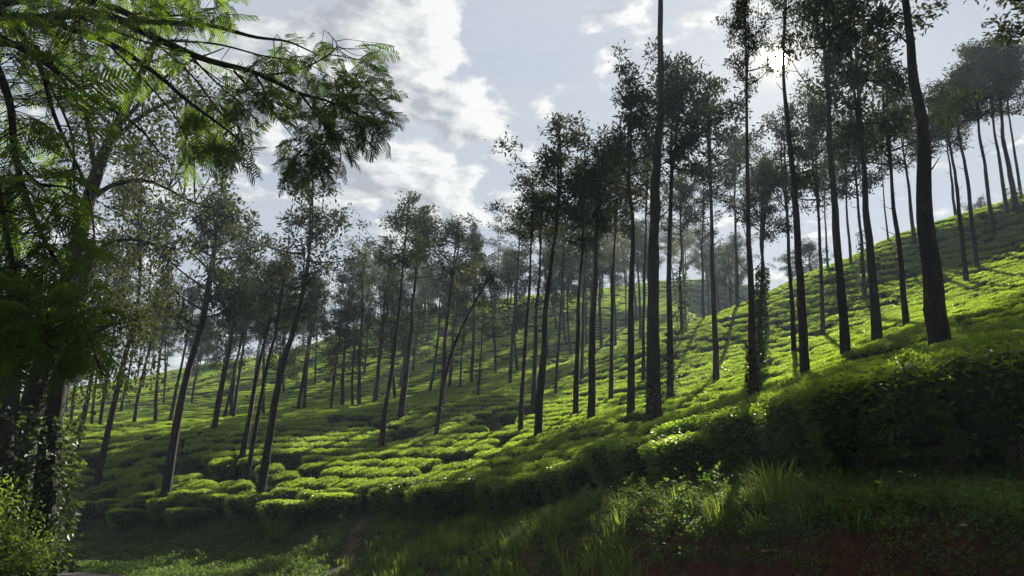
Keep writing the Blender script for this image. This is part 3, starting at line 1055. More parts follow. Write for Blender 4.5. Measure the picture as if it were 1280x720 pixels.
G1 = 'tall silver oaks on the near slope'
TREES = [
    # left group
    ('dark silver oak leaning right behind the tea edge, with a full crown', [(203, 628), (232, 480), (257, 380), (270, 300), (278, 232)], 13, 420, 62, 'a', None),
    ('silver oak in front of the feathery foliage, its trunk clad in yellowing creeper', [(118, 610), (149, 477), (169, 394), (176, 320), (168, 180)], 9.5, 340, 62, 'a', (500, 390, 900, 0.14, 0.75)),
    ('half hidden silver oak just under the drooping feathery foliage', [(94, 565), (111, 488), (128, 400), (140, 300)], 8, 400, 45, 'a', None),
    ('straight silver oak standing by the top bend of the trench path', [(266, 536), (282, 455), (297, 380), (312, 285)], 8, 400, 42, 'a', None),
    ('silver oak whose foot stands on the bright lobe beside the trench path', [(300, 570), (322, 470), (340, 385), (352, 320)], 8, 410, 40, 'a', None),
    ('thin silver oak at the lower bend of the trench path', [(307, 598), (330, 480), (348, 395), (362, 300)], 7, 420, 40, 't', None),
    ('silver oak at the tea edge with a bent upper trunk and wide airy crown', [(323, 621), (345, 500), (374, 385), (384, 330), (392, 212)], 12, 380, 62, 'a', None),
    ('tall slim silver oak standing alone mid slope with a pointed crown', [(475, 560), (488, 470), (500, 380), (512, 240)], 8.5, 345, 42, 'a', None),
    ('silver oak close behind the slim pointed one, with a thicker trunk', [(500, 522), (510, 440), (517, 380), (528, 262)], 10, 350, 38, 'a', None),
    ('thin young tree curving far to the right with a yellowish crown', [(542, 544), (555, 480), (572, 420), (602, 362), (618, 335)], 6, 385, 30, 'y', None),
    ('silver oak behind the foot of the curving thin tree', [(551, 507), (557, 430), (562, 370), (574, 270)], 7.5, 350, 40, 'a', None),
    ('short slim sapling wrapped in leaves on the spur crest', [(597, 494), (601, 440), (606, 385)], 4, 420, 14, 't', (494, 430, 200, 0.15, 0.25)),
    # middle group
    ('silver oak whose trunk kinks right below a large dark crown', [(670, 545), (678, 450), (684, 358), (695, 288), (700, 148)], 12, 290, 62, 'a', None),
    ('thin straight silver oak left of the kinked trunk', [(649, 540), (656, 430), (664, 320), (666, 215)], 7, 300, 36, 'a', None),
    ('silver oak partly hidden behind the kinked trunk', [(665, 517), (670, 430), (674, 338), (680, 225)], 8, 310, 36, 'a', None),
    ('slender silver oak on the spur crest left of the paired thin trunks', [(637, 479), (641, 420), (646, 360), (652, 262)], 5.5, 330, 28, 'a', None),
    ('ivy wrapped thin trunk right of the kinked silver oak', [(693, 492), (698, 430), (702, 370), (708, 260)], 5, 340, 30, 't', (492, 400, 260, 0.13, 0.2)),
    ('straight dark silver oak, left one of a close pair with ragged crowns', [(718, 518), (722, 420), (727, 320), (732, 195)], 8.5, 310, 50, 'a', None),
    ('straight dark silver oak, right one of a close pair with ragged crowns', [(736, 525), (742, 400), (746, 280), (756, 165)], 11.5, 300, 54, 'a', None),
    ('silver oak seen between the close pair, its foot higher up the slope', [(726, 475), (729, 400), (731, 346), (735, 240)], 5, 330, 28, 'a', None),
    ('wavy trunked silver oak left of the thickest bare trunk', [(787, 518), (789, 400), (792, 285), (786, 220), (792, 92)], 11, 240, 56, 'a', None),
    ('very tall thick dark trunk running out of the picture, ivy at its foot', [(814, 531), (818, 360), (822, 180), (826, 0), (828, -220)], 22, -40, 85, 'a', (531, 478, 420, 0.08, 0.14)),
    ('forked silver oak just right of the thick dark trunk, ivy at its foot', [(837, 498), (837, 360), (838, 220), (840, 170), (848, 78)], 9.5, 225, 58, 'a', (498, 455, 300, 0.11, 0.25)),
    ('straight silver oak rising in the bright gap beside the forked one', [(894, 476), (891, 340), (889, 220), (884, 100)], 9, 240, 58, 'a', None),
    ('dark tall silver oak with ivy leaves around its lower trunk', [(941, 501), (938, 380), (935, 220), (931, -20)], 13, 110, 36, 'a', (501, 430, 300, 0.085, 0.06)),
    ('trunk smothered in a bulky column of dark ivy', [(949, 456), (951, 380), (953, 300), (957, 205)], 8, 300, 42, 'a', (452, 335, 1700, 0.15, 0.26)),
    ('silver oak right under the sun with thin open branches', [(1004, 467), (998, 330), (990, 190), (980, 90), (985, -60)], 13, 48, 40, 't', None),
    ('stout silver oak with a dense crown right of the sun', [(1054, 444), (1048, 320), (1039, 180), (1031, 90), (1030, -60)], 14, 130, 50, 'a', None),
    ('silver oak with a bulging bend in its trunk, lower stems forking wide', [(1093, 428), (1090, 330), (1082, 242), (1076, 180), (1066, 100), (1062, -30)], 13, 175, 78, 'a', None),
    ('massive mottled trunk leaning left behind the dark hedge, running out of the picture', [(1172, 432), (1160, 300), (1148, 150), (1132, 0), (1112, -220)], 30, -60, 95, 'a', None),
    ('thin silver oak behind the one under the sun, left side', [(991, 436), (987, 330), (982, 222), (978, 140)], 7, 265, 42, 'a', None),
    ('slim silver oak between the open crowned and the stout silver oak', [(1027, 418), (1025, 320), (1022, 222), (1014, 115)], 6.5, 260, 46, 'a', None),
    ('slim silver oak hung with creeper left of the bulging trunk', [(1080, 375), (1076, 300), (1070, 222), (1064, 140)], 6, 250, 40, 'a', (375, 290, 420, 0.14, 0.3)),
    ('slender silver oak left of the massive mottled trunk, upper trunk forking', [(1132, 406), (1122, 300), (1113, 190), (1104, 60)], 9, 210, 58, 'a', None),
    ('thin silver oak right of the ivy column', [(959, 417), (955, 350), (951, 284), (955, 200)], 6, 285, 30, 'a', None),
    # the upper right of the slope
    ('thin silver oak against the sky, its foot just below the ridge', [(1063, 331), (1060, 280), (1057, 230), (1054, 150)], 4.5, 230, 24, 'a', None),
    ('very thin bare silver oak on the ridge line', [(1034, 336), (1032, 290), (1031, 255), (1030, 190)], 3.2, 250, 20, 't', None),
    ('thinnest spindly tree alone on the ridge line', [(1110, 301), (1106, 260), (1103, 222), (1100, 160)], 2.8, 215, 16, 't', None),
    ('silver oak on the ridge left of the massive trunk', [(1143, 304), (1136, 240), (1130, 193), (1122, 120)], 5.5, 215, 38, 'a', None),
    ('left one of two parallel silver oaks mid slope right of the massive trunk', [(1207, 352), (1198, 260), (1189, 184), (1178, 105)], 7, 185, 38, 'a', None),
    ('right one of two parallel silver oaks mid slope right of the massive trunk', [(1220, 335), (1210, 240), (1198, 153), (1190, 85)], 7, 165, 38, 'a', None),
    ('leaning silver oak below the big shared crown on the right ridge', [(1242, 297), (1232, 220), (1222, 144), (1212, 62)], 6.5, 150, 40, 'a', None),
    ('slim silver oak under the big shared crown on the right ridge', [(1258, 272), (1250, 205), (1240, 140), (1232, 55)], 6, 140, 38, 'a', None),
    ('thickest silver oak of the ridge, with creeper on its foot', [(1269, 263), (1259, 195), (1249, 131), (1240, 48)], 8, 140, 42, 'a', (263, 235, 260, 0.16, 0.35)),
    ('ridge tree at the far edge of the picture with thin trunk', [(1277, 250), (1268, 190), (1260, 131), (1256, 60)], 4.5, 135, 30, 'a', None),
    ('creeper hung slim trunk rising from the ridge behind the parallel pair', [(1179, 275), (1173, 235), (1167, 193), (1162, 120)], 5, 190, 26, 'a', (275, 225, 240, 0.18, 0.4)),
    ('slim straight trunk on the ridge between the creeper hung one and the parallel pair', [(1194, 271), (1190, 230), (1185, 190), (1180, 110)], 4.5, 190, 26, 'a', None),
    # mid distance seen between the trunks
    ('ivy covered trunk standing on the far edge of the spur', [(852, 413), (851, 360), (851, 309), (852, 215)], 6, 300, 30, 'a', (413, 330, 700, 0.2, 0.6)),
    ('thin silver oak on the spur edge right of the ivy covered trunk', [(879, 400), (878, 350), (878, 304), (880, 215)], 4.5, 300, 26, 'a', None),
    ('thin silver oak where the slope meets the far hill', [(921, 385), (920, 310), (919, 247), (920, 165)], 5.5, 250, 30, 'a', None),
    ('slim silver oak with rounded crown left of the wavy trunk', [(762, 498), (765, 390), (768, 300), (772, 180)], 6.5, 300, 34, 'a', None),
    ('thin silver oak half hidden behind the thick dark trunk', [(803, 478), (805, 380), (807, 273), (812, 160)], 5.5, 270, 34, 'a', None),
]
for lab, path_px, w, cb, hw, cr, ivy in TREES:
    silver_oak(lab, path_px, w, cb, hw, cr, ivy)
# one outside the right edge whose crown hangs into the top corner
silver_oak('overhanging crown in the upper right corner of the picture', [(1370, 360), (1340, 150), (1318, 20), (1300, -90)], 22, 60, 90, 'a', None, Y=17.0)

# the hazy wood on the far hill: copies of a few whole trees
def whole_tree(k):
    root = empty("silver_oak", (0, 0, -500))
    H = 10.5 + k * 0.6
    pts = np.array([[0, 0, -0.3], [0.1 * rng.standard_normal(), 0.1 * rng.standard_normal(), H * 0.4], [0.2 * rng.standard_normal(), 0.2 * rng.standard_normal(), H * 0.75], [0, 0, H * 0.98]])
    tm, path = trunk_mesh(pts, 0.12 + 0.01 * k, 0.03, 7)
    mesh_obj("trunk", tm, root)
    c = mesh_obj("crown", (CROWNS + CROWNS_Y + CROWNS_THIN)[(k * 3) % 13], root)
    c.location = (0, 0, H * 0.60)
    c.scale = (1.15, 1.15, H * 0.42 / 5)
    return root


WHOLE = [whole_tree(k) for k in range(6)]
for k in (1, 4):
    c_ = [c for c in WHOLE[k].children if c.name.startswith('crown')][0]
    H_ = 10.5 + k * 0.6
    c_.location = (0, 0, H_ * 0.38)
    c_.scale = (1.5, 1.5, H_ * 0.63 / 5)
used_proto = [False] * 6


def plant(x, y, label, group, s=1.0, lean=(0, 0), kinds=(0, 1, 2, 3, 5, 2, 4, 0)):
    k = random.choice(kinds)
    src = WHOLE[k]
    if not used_proto[k]:
        r = src
        used_proto[k] = True
    else:
        r = src.copy()
        COL.objects.link(r)
        for ch in src.children:
            c = ch.copy()
            COL.objects.link(c)
            c.parent = r
    r.location = (x, y, float(ground(x, y)))
    r.rotation_euler = (lean[1], lean[0], random.random() * 6.28)
    r.scale = (s, s, s * random.uniform(0.9, 1.1))
    tag(r, label, 'tree', group)
    return r


FAR_PX = [(414, 511), (428, 508), (441, 507), (449, 505), (467, 503), (495, 498), (536, 489), (372, 512), (380, 511), (330, 517), (337, 517), (167, 528), (195, 526),
          (212, 526), (291, 522), (279, 521), (288, 520), (244, 476), (268, 518), (116, 531), (125, 531), (575, 483), (589, 479), (561, 484), (620, 467), (647, 463),
          (684, 447), (714, 443), (752, 435), (800, 424), (769, 433), (240, 505), (355, 490), (395, 480), (455, 470), (515, 465), (90, 525), (150, 515), (205, 505)]
far_xy = []
for p in FAR_PX:
    h_ = hit(*p)
    if h_ is not None:
        far_xy.append((h_[0], h_[1]))
tries = 0
while len(far_xy) < 68 and tries < 6000:
    tries += 1
    x, y = rng.uniform(-75, 48), rng.uniform(68, 126)
    c = canopy(np.array([x]), np.array([y]))[0]
    px1, py1, d1 = project(np.array([x, y, c]))
    if not (-60 < px1 < 960) or min(math.hypot(x - a, y - b) for a, b in far_xy) < 3.2:
        continue
    far_xy.append((x, y))
tries = 0
while tries < 4000 and len(far_xy) < 108:
    tries += 1
    x, y = rng.uniform(-16, 48), rng.uniform(60, 118)
    px1, py1, d1 = project(np.array([x, y, canopy(np.array([x]), np.array([y]))[0]]))
    if 430 < px1 < 930 and min(math.hypot(x - a, y - b) for a, b in far_xy) > 3.4:
        far_xy.append((x, y))
for (x, y) in far_xy:
    plant(x, y, 'slender silver oak in the hazy wood covering the far hill', 'silver oaks on the far hill', random.uniform(0.72, 0.98) * (1.0 if x < 0 else 1.15), (random.gauss(0.05, 0.03), random.gauss(0, 0.03)))
for k in range(14):
    x, y = -84 + 74 * (k + random.random()) / 14, random.uniform(100, 122)
    plant(x, y, 'bushy dark tree closing the skyline of the far hill at left', 'bushy trees on the far skyline', random.uniform(0.5, 0.75), (random.gauss(0.03, 0.03), 0), (1, 4))
# small trees standing beyond the right ridge
for (x, y) in [(P(a, 300, yy)[0], yy) for a, yy in ((1095, 62), (1150, 64), (1165, 66), (1215, 66), (1235, 63), (1010, 62), (985, 60), (1060, 66), (1250, 70))]:
    plant(x, y, 'small tree showing over the right ridge line', 'trees beyond the right ridge', random.uniform(0.55, 0.8))

# ------------------------------------------------------------------ feathery tree overhanging from the left
def frond_geo(L, pairs, droop, seed):
    """One bipinnate leaf along +x from the origin, its blade facing +z."""
    mb = MB()
    t = np.linspace(0.12, 1, pairs)
    ax = np.stack([t * L, np.zeros(pairs), -droop * L * t ** 2], -1)
    tt = np.linspace(0, 1, 5)
    tube(mb, np.stack([tt * L, tt * 0, -droop * L * tt ** 2], -1), np.linspace(0.0035, 0.0012, 5), 3, 0, 0.2)
    ln = 0.34 * L * np.sin(np.clip(t * 0.8 + 0.2, 0, 1) * PI * 0.86 + 0.15) ** 0.7 + 0.02
    for sgn in (1, -1):
        d = np.stack([np.full(pairs, 0.62), np.full(pairs, sgn * 0.80), np.full(pairs, -0.22) + 0.12 * rng.standard_normal(pairs)], -1)
        d = unit(d)
        w = np.stack([d[:, 1] * -1, d[:, 0], d[:, 2] * 0], -1)
        w = unit(w) * (L * 0.95 / pairs * 0.27)
        p0 = ax
        m1 = ax + d * (ln * 0.25)[:, None]
        m2 = ax + d * (ln * 0.75)[:, None] - np.array([0, 0, 0.01])
        tip = ax + d * ln[:, None] - np.array([0, 0, 0.02])
        v = np.stack([p0, m1 + w, m2 + w * 0.8, tip, m2 - w * 0.8, m1 - w], 1).reshape(-1, 3)
        o = np.arange(pairs)[:, None] * 6
        f = np.concatenate([o + np.array([0, 1, 2, 3]), o + np.array([0, 3, 4, 5])])
        mb.add(v, f, 0, np.repeat(rng.random(pairs) * 0.6 + 0.2, 6))
    return mb


frond_mb = [frond_geo(rng.uniform(0.20, 0.32), 11, rng.uniform(0.15, 0.45), k) for k in range(6)]
FRONDS = [m.mesh("frond", [M_FROND]) for m in frond_mb]
frond_arr = [(np.concatenate(m.v), {k: np.concatenate(f) for k, f in m.f.items()}, np.concatenate(m.t)) for m in frond_mb]

feather = empty("feathery_tree", (-7.5, 4.0, float(ground(-7.5, 4.0))))
FO = np.array(feather.location)
tag(feather, 'feathery leaved tree overhanging from the left with dark spreading branches', 'tree')


def branch(pxs, Ys, r0, r1):
    pts = np.array([P(a, b, y) for (a, b), y in zip(pxs, Ys)])
    return smooth_path(pts, 26) - FO, r0, r1


crotch = np.array([-5.6, 5.6, 5.4])
mbt = MB()
tube(mbt, smooth_path([FO * 1.0 - np.array([0, 0, 0.2]), [-7.0, 4.5, 2.2], [-6.3, 5.1, 4.0], crotch], 14) - FO, np.linspace(0.27, 0.17, 14), 10, 0, 0.5, 0.04)
mesh_obj("trunk", mbt.mesh("trunk", [M_BARK2]), feather)
BR = [  # photo pixels, metres ahead, thickness
    ([(42, 25), (125, 17), (200, 50), (258, 75), (317, 90), (375, 117), (417, 129), (488, 165)], np.linspace(6.2, 7.6, 8), 0.05, 0.008, True),
    ([(70, -8), (137, 8), (187, 27), (258, 31), (317, 46), (360, 52), (400, 70)], np.linspace(6.2, 7.4, 7), 0.04, 0.007, True),
    ([(67, 29), (137, 54), (200, 96), (233, 125), (290, 167), (312, 185)], np.linspace(6.2, 7.0, 6), 0.032, 0.006, True),
    ([(40, 60), (75, 88), (117, 125), (167, 154), (208, 200)], np.linspace(6.0, 6.8, 5), 0.03, 0.006, True),
    ([(-10, 40), (62, 83), (83, 108), (120, 165)], np.linspace(5.6, 6.3, 4), 0.03, 0.006, True),
    ([(-30, 30), (10, 120), (20, 200), (50, 290), (90, 360), (128, 470)], np.linspace(5.2, 5.6, 6), 0.035, 0.006, True),
    ([(-30, 90), (-10, 200), (10, 300), (30, 380), (60, 440)], np.linspace(4.8, 5.2, 5), 0.03, 0.006, True),
    ([(-30, -20), (40, 60), (70, 150), (110, 240), (120, 320)], np.linspace(5.8, 6.2, 5), 0.03, 0.006, True),
    ([(30, -20), (110, -30), (200, -20), (260, 0)], np.linspace(6.2, 7.0, 4), 0.03, 0.007, True),
]
spots = []
for pxs, Ys, r0, r1, lead in BR:
    path, a, b = branch(pxs, Ys, r0, r1)
    mb = MB()
    link = smooth_path([crotch - FO, (crotch - FO + path[0]) / 2 + np.array([0, 0, 0.15]), path[0], path[1]], 10)[:-1]
    full = np.vstack([link, path[1:]])
    tube(mb, full, np.concatenate([np.linspace(a * 1.7, a, len(link)), np.linspace(a, b, len(path) - 1)]), 7, 0, 0.5, 0.04)
    mesh_obj("limb", mb.mesh("limb", [M_BARK2]), feather)
    spots.append(path)
B5 = branch([(292, 88), (320, 120), (346, 146), (382, 192)], np.linspace(7.0, 7.4, 4), 0.014, 0.004)[0]
B6 = branch([(230, 60), (262, 95), (300, 130), (330, 160)], np.linspace(6.8, 7.2, 4), 0.014, 0.004)[0]
B7 = branch([(330, 95), (380, 85), (420, 60), (410, 40)], np.linspace(7.1, 7.5, 4), 0.014, 0.004)[0]
B8 = branch([(375, 117), (400, 150), (425, 190), (420, 225)], np.linspace(7.2, 7.5, 4), 0.014, 0.004)[0]
EXTRA = [branch(a, np.linspace(b, c, len(a)), 0.014, 0.004)[0] for a, b, c in (
    ([(95, 20), (160, 45), (230, 70), (290, 110), (350, 128)], 6.4, 7.2), ([(120, 40), (170, 90), (215, 140), (240, 185)], 6.3, 6.8),
    ([(180, 40), (240, 95), (275, 140), (300, 160)], 6.6, 7.0), ([(150, 15), (215, 20), (270, 10), (300, -10)], 6.5, 7.0),
    ([(200, 50), (270, 55), (330, 70), (380, 78), (420, 100)], 6.8, 7.5), ([(60, 100), (90, 170), (95, 240), (130, 300)], 5.9, 6.2),
    ([(20, 200), (50, 230), (85, 235), (110, 260)], 5.3, 5.6), ([(417, 129), (450, 130), (475, 150)], 7.5, 7.7), ([(317, 90), (330, 115), (325, 140)], 7.1, 7.3))]
for p in [B5, B6, B7, B8] + EXTRA:
    mb = MB()
    tube(mb, p, np.linspace(0.014, 0.004, len(p)), 5, 0)
    mesh_obj("limb", mb.mesh("limb", [M_BARK2]), feather)

# where leaves hang: (px range, py range, Y range, count)
CLOUDS = [((335, 470), (50, 150), (7.1, 7.7), 150), ((400, 485), (100, 175), (7.3, 7.7), 125), ((355, 430), (165, 215), (7.2, 7.5), 80), ((225, 310), (130, 205), (6.7, 7.2), 100),
          ((265, 345), (75, 135), (6.8, 7.2), 60), ((150, 290), (-20, 30), (6.3, 7.0), 110), ((120, 240), (20, 110), (6.3, 6.9), 55),
          ((-40, 130), (-30, 130), (5.2, 6.4), 205), ((-60, 110), (120, 330), (4.7, 6.2), 245), ((-60, 85), (320, 400), (4.6, 5.8), 140), ((-20, 120), (370, 440), (5.0, 5.8), 80), ((-60, 30), (380, 450), (4.6, 5.4), 60),
          ((80, 125), (420, 455), (5.4, 5.8), 14)]
fronds = []
for (xa, xb), (ya, yb), (Ya, Yb), n in CLOUDS:
    for _ in range(n):
        u, v = rng.random(), rng.random()
        fronds.append(P(xa + (xb - xa) * u, ya + (yb - ya) * v, rng.uniform(Ya, Yb)) - FO)
order_f = rng.permutation(len(fronds))
mbf = MB()
n_solo = 0
twig = MB()
limb_pts = np.concatenate(spots + [B5, B6, B7, B8] + EXTRA)
for c_, k in enumerate(order_f):
    p = fronds[k]
    near = limb_pts[np.argmin(np.sum((limb_pts - p) ** 2, 1))]
    away = unit(p - near + 1e-6)
    d = unit(away * 0.7 + rng.standard_normal(3) * 0.55 + np.array([0.25, 0, -0.45]))
    up = unit(np.array([0, 0, 1.0]) + rng.standard_normal(3) * 0.35)
    y_ = unit(np.cross(up, d)); z_ = np.cross(d, y_)
    R3 = np.stack([d, y_, z_], 1)
    s = rng.uniform(0.75, 1.25)
    q = int(rng.integers(0, 6))
    if rng.random() < 0.5:
        mid = (p + near) / 2 + rng.standard_normal(3) * 0.05
        tube(twig, [near, mid, p], [0.006, 0.004, 0.003], 3, 0)
    if n_solo < 290:
        o = mesh_obj("frond", FRONDS[q], feather)
        o.matrix_local = Matrix(np.vstack([np.hstack([R3 * s, p[:, None]]), [0, 0, 0, 1]]).tolist())
        n_solo += 1
    else:
        V, Fd, Tt = frond_arr[q]
        base_n = mbf.n
        Vw = V @ (R3 * s).T + p
        first = True
        for kk, f in Fd.items():
            if first:
                mbf.add(Vw, f, 0, np.clip(Tt + rng.uniform(-0.3, 0.3), 0, 1)); first = False
            else:
                mbf.f.setdefault(kk, []).append(f + base_n); mbf.m.setdefault(kk, []).append(np.zeros(len(f))); mbf.s.setdefault(kk, []).append(np.full(len(f), False))
tag(mesh_obj("foliage", mbf.mesh("foliage", [M_FROND]), feather), kind='stuff')
tag(mesh_obj("twigs", twig.mesh("twigs", [M_BARK2]), feather), kind='stuff')

# ------------------------------------------------------------------ old trees at the roadside on the left
def leafy(mb, centres, per, r, leaf, mat, wide=0.5):
    for c in centres:
        n = int(per * rng.uniform(0.5, 1.5))
        g = rng.standard_normal((n, 3)) * r * np.array([0.45, 0.45, 0.38])
        L = leaf * rng.uniform(0.6, 1.3, n)
        leaves(mb, c + g, unit(g) + rng.standard_normal((n, 3)) * 0.7, L, L * wide, mat, rng.random(n), 0.15)


def roadside_tree(label, path_px, Y, r0, r1, limbs, clouds, per, leaf, mat, ivy=None):
    f = P(path_px[0][0], path_px[0][1], Y)
    o = np.array([f[0], f[1], float(ground(f[0], f[1])) - 0.2])
    root = empty("roadside_tree", o)
    pts = np.vstack([[0, 0, 0], np.array([P(a, b, Y) for a, b in path_px[1:]]) - o])
    n = 22
    path = smooth_path(pts, n)
    mb = MB()
    tube(mb, path, np.linspace(r0, r1, n) + r0 * 0.4 * np.exp(-np.arange(n) / 2.0), 11, 0, 0.5, 0.06)
    mesh_obj("trunk", mb.mesh("trunk", [M_BARK2]), root)
    allp = [path[n // 2:]]
    for pxs, dy in limbs:
        lp = np.array([P(a, b, Y + dy * k / len(pxs)) for k, (a, b) in enumerate(pxs)]) - o
        lp[0] = path[np.argmin(np.sum((path - lp[0]) ** 2, 1))]
        lp = smooth_path(lp, 14)
        mb = MB()
        tube(mb, lp, np.linspace(r1 * 0.9, 0.012, 14), 6, 0, 0.5, 0.05)
        mesh_obj("limb", mb.mesh("limb", [M_BARK2]), root)
        allp.append(lp)
    allp = np.concatenate(allp)
    mb = MB()
    cs = []
    for (xa, xb), (ya, yb), (da, db), cnt in clouds:
        for _ in range(cnt):
            c = P(rng.uniform(xa, xb), rng.uniform(ya, yb), Y + rng.uniform(da, db)) - o
            cs.append(c)
            near = allp[np.argmin(np.sum((allp - c) ** 2, 1))]
            tube(mb, smooth_path([near, (near + c) / 2 + rng.standard_normal(3) * 0.12, c], 5), np.linspace(0.014, 0.004, 5), 3, 1)
    leafy(mb, cs, per, 0.42, leaf, 0)
    mesh_obj("crown", mb.mesh("crown", [mat, M_BARK2]), root)
    if ivy:
        za, zb, n_, lf, spd = ivy
        mesh_obj("ivy", ivy_mesh(path, (P(0, za, Y) - o)[2], (P(0, zb, Y) - o)[2], r0 * 0.8, n_, lf, spd), root)
    tag(root, label, 'tree')
    return root


roadside_tree('old dark leaning tree behind the feathery foliage, its crown full of small leaves', [(14, 740), (24, 580), (50, 470), (86, 350), (120, 220), (150, 150), (196, 50)], 15.0, 0.27, 0.07,
              [([(104, 270), (140, 232), (185, 226), (240, 252), (275, 262)], 1.0), ([(135, 180), (185, 140), (240, 120), (300, 128)], 1.0), ([(120, 220), (105, 120), (100, 30)], -0.5), ([(150, 150), (215, 90), (280, 60)], 1.5), ([(90, 330), (150, 300), (215, 310)], 1.0)],
              [((85, 250), (60, 200), (-1.5, 2.0), 95), ((140, 300), (120, 290), (-1.0, 2.5), 62), ((60, 240), (190, 330), (-1.0, 2.0), 60), ((200, 340), (110, 190), (0, 2), 22), ((60, 200), (-40, 70), (-1, 2), 70), ((90, 200), (320, 420), (-0.5, 1.5), 50)],
              32, 0.105, M_SMALL)
roadside_tree('stout trunk wrapped in sunlit ivy at the roadside', [(52, 740), (56, 620), (70, 500), (95, 400), (115, 300)], 14.4, 0.24, 0.09,
              [([(80, 450), (130, 410), (170, 400)], 1.0)], [((70, 185), (370, 470), (-0.5, 1.5), 60), ((-20, 120), (380, 500), (0.5, 2), 70)], 34, 0.12, M_SMALL, (715, 520, 1500, 0.13, 0.45))
roadside_tree('dark trunk at the very edge of the picture behind the bright shrub', [(-6, 745), (-2, 600), (12, 480), (20, 380), (10, 250)], 13.6, 0.26, 0.1,
              [([(12, 480), (-30, 420), (-80, 380)], 0.5)], [((-90, 60), (330, 500), (0, 2), 60)], 34, 0.12, M_SMALL, (740, 500, 700, 0.12, 0.3))

# bright shrub at the roadside, lower left
def shrub(name, label, px, py, Y, w, h, n, mat, leaf):
    g = P(px, py, Y)
    gz_ = float(ground(g[0], g[1]))
    root = empty(name, (g[0], g[1], gz_))
    tips = []
    for k in range(15):
        a = rng.random() * 6.28
        r = w * math.sqrt(rng.random())
        tip = np.array([r * math.cos(a), r * math.sin(a) * 0.8, h * rng.uniform(0.45, 1.0) * (1.08 - 0.35 * (r / w) ** 2)])
        mb = MB()
        lp = smooth_path([np.array([0.1 * math.cos(a), 0.1 * math.sin(a), -0.1]), tip * np.array([0.45, 0.45, 0.55]), tip], 8)
        tube(mb, lp, np.linspace(0.022, 0.006, 8), 5, 0)
        mesh_obj("stem", mb.mesh("stem", [M_STEM]), root)
        for q in (3, 4, 5, 6, 7):
            tips.append(lp[q] + rng.standard_normal(3) * 0.1)
    mb = MB()
    leafy(mb, tips, n, 0.28, leaf, 0, 0.4)
    mesh_obj("foliage", mb.mesh("foliage", [mat]), root)
    tag(root, label, 'shrub')


shrub("roadside_shrub", 'bright yellow green feathery shrub beside the road at the lower left', -24, 745, 13.0, 0.78, 2.5, 75, M_SHRUB, 0.10)
shrub("roadside_shrub", 'low leafy shrub at the foot of the ivy wrapped trunk', 22, 745, 13.8, 0.38, 1.2, 60, M_SHRUB, 0.09)

# ------------------------------------------------------------------ growth on the bank
def herb_mesh():
    mb = MB()
    n = 46
    a = rng.random(n) * 6.28
    r = 0.22 * np.sqrt(rng.random(n))
    pos = np.stack([r * np.cos(a), r * np.sin(a), rng.uniform(0.0, 0.12, n)], -1)
    d = np.stack([np.cos(a), np.sin(a), np.full(n, 0.25)], -1) + rng.standard_normal((n, 3)) * 0.6
    L = rng.uniform(0.03, 0.065, n)
    leaves(mb, pos, d, L, L * 0.7, 0, rng.random(n), 0.1)
    return mb.mesh("herb_clump", [M_HERB])


def tuft_mesh(n, hmin, hmax, spread, base=0.08):
    mb = MB()
    a = rng.random(n) * 6.28
    r = base * np.sqrt(rng.random(n))
    for k in range(n):
        h = rng.uniform(hmin, hmax)
        out_ = np.array([math.cos(a[k]), math.sin(a[k]), 0])
        lean = spread * rng.uniform(0.1, 1.0)
        p0 = out_ * r[k] - np.array([0, 0, 0.03])
        p1 = p0 + np.array([0, 0, h * 0.6]) + out_ * lean * h * 0.3
        p2 = p0 + np.array([0, 0, h * (0.98 - lean * 0.4)]) + out_ * lean * h * 0.9
        w = np.cross(out_, [0, 0, 1]) * rng.uniform(0.003, 0.006)
        v = [p0 - w, p0 + w, p1 + w * 0.9, p1 - w * 0.9, p2]
        t = rng.random()
        b = mb.n
        mb.add(v, [(0, 1, 2, 3)], 0, t)
        mb.f.setdefault(3, []).append(np.array([[3, 2, 4]]) + b); mb.m.setdefault(3, []).append(np.zeros(1)); mb.s.setdefault(3, []).append(np.array([False]))
    return mb.mesh("grass_tuft", [M_GRASS])


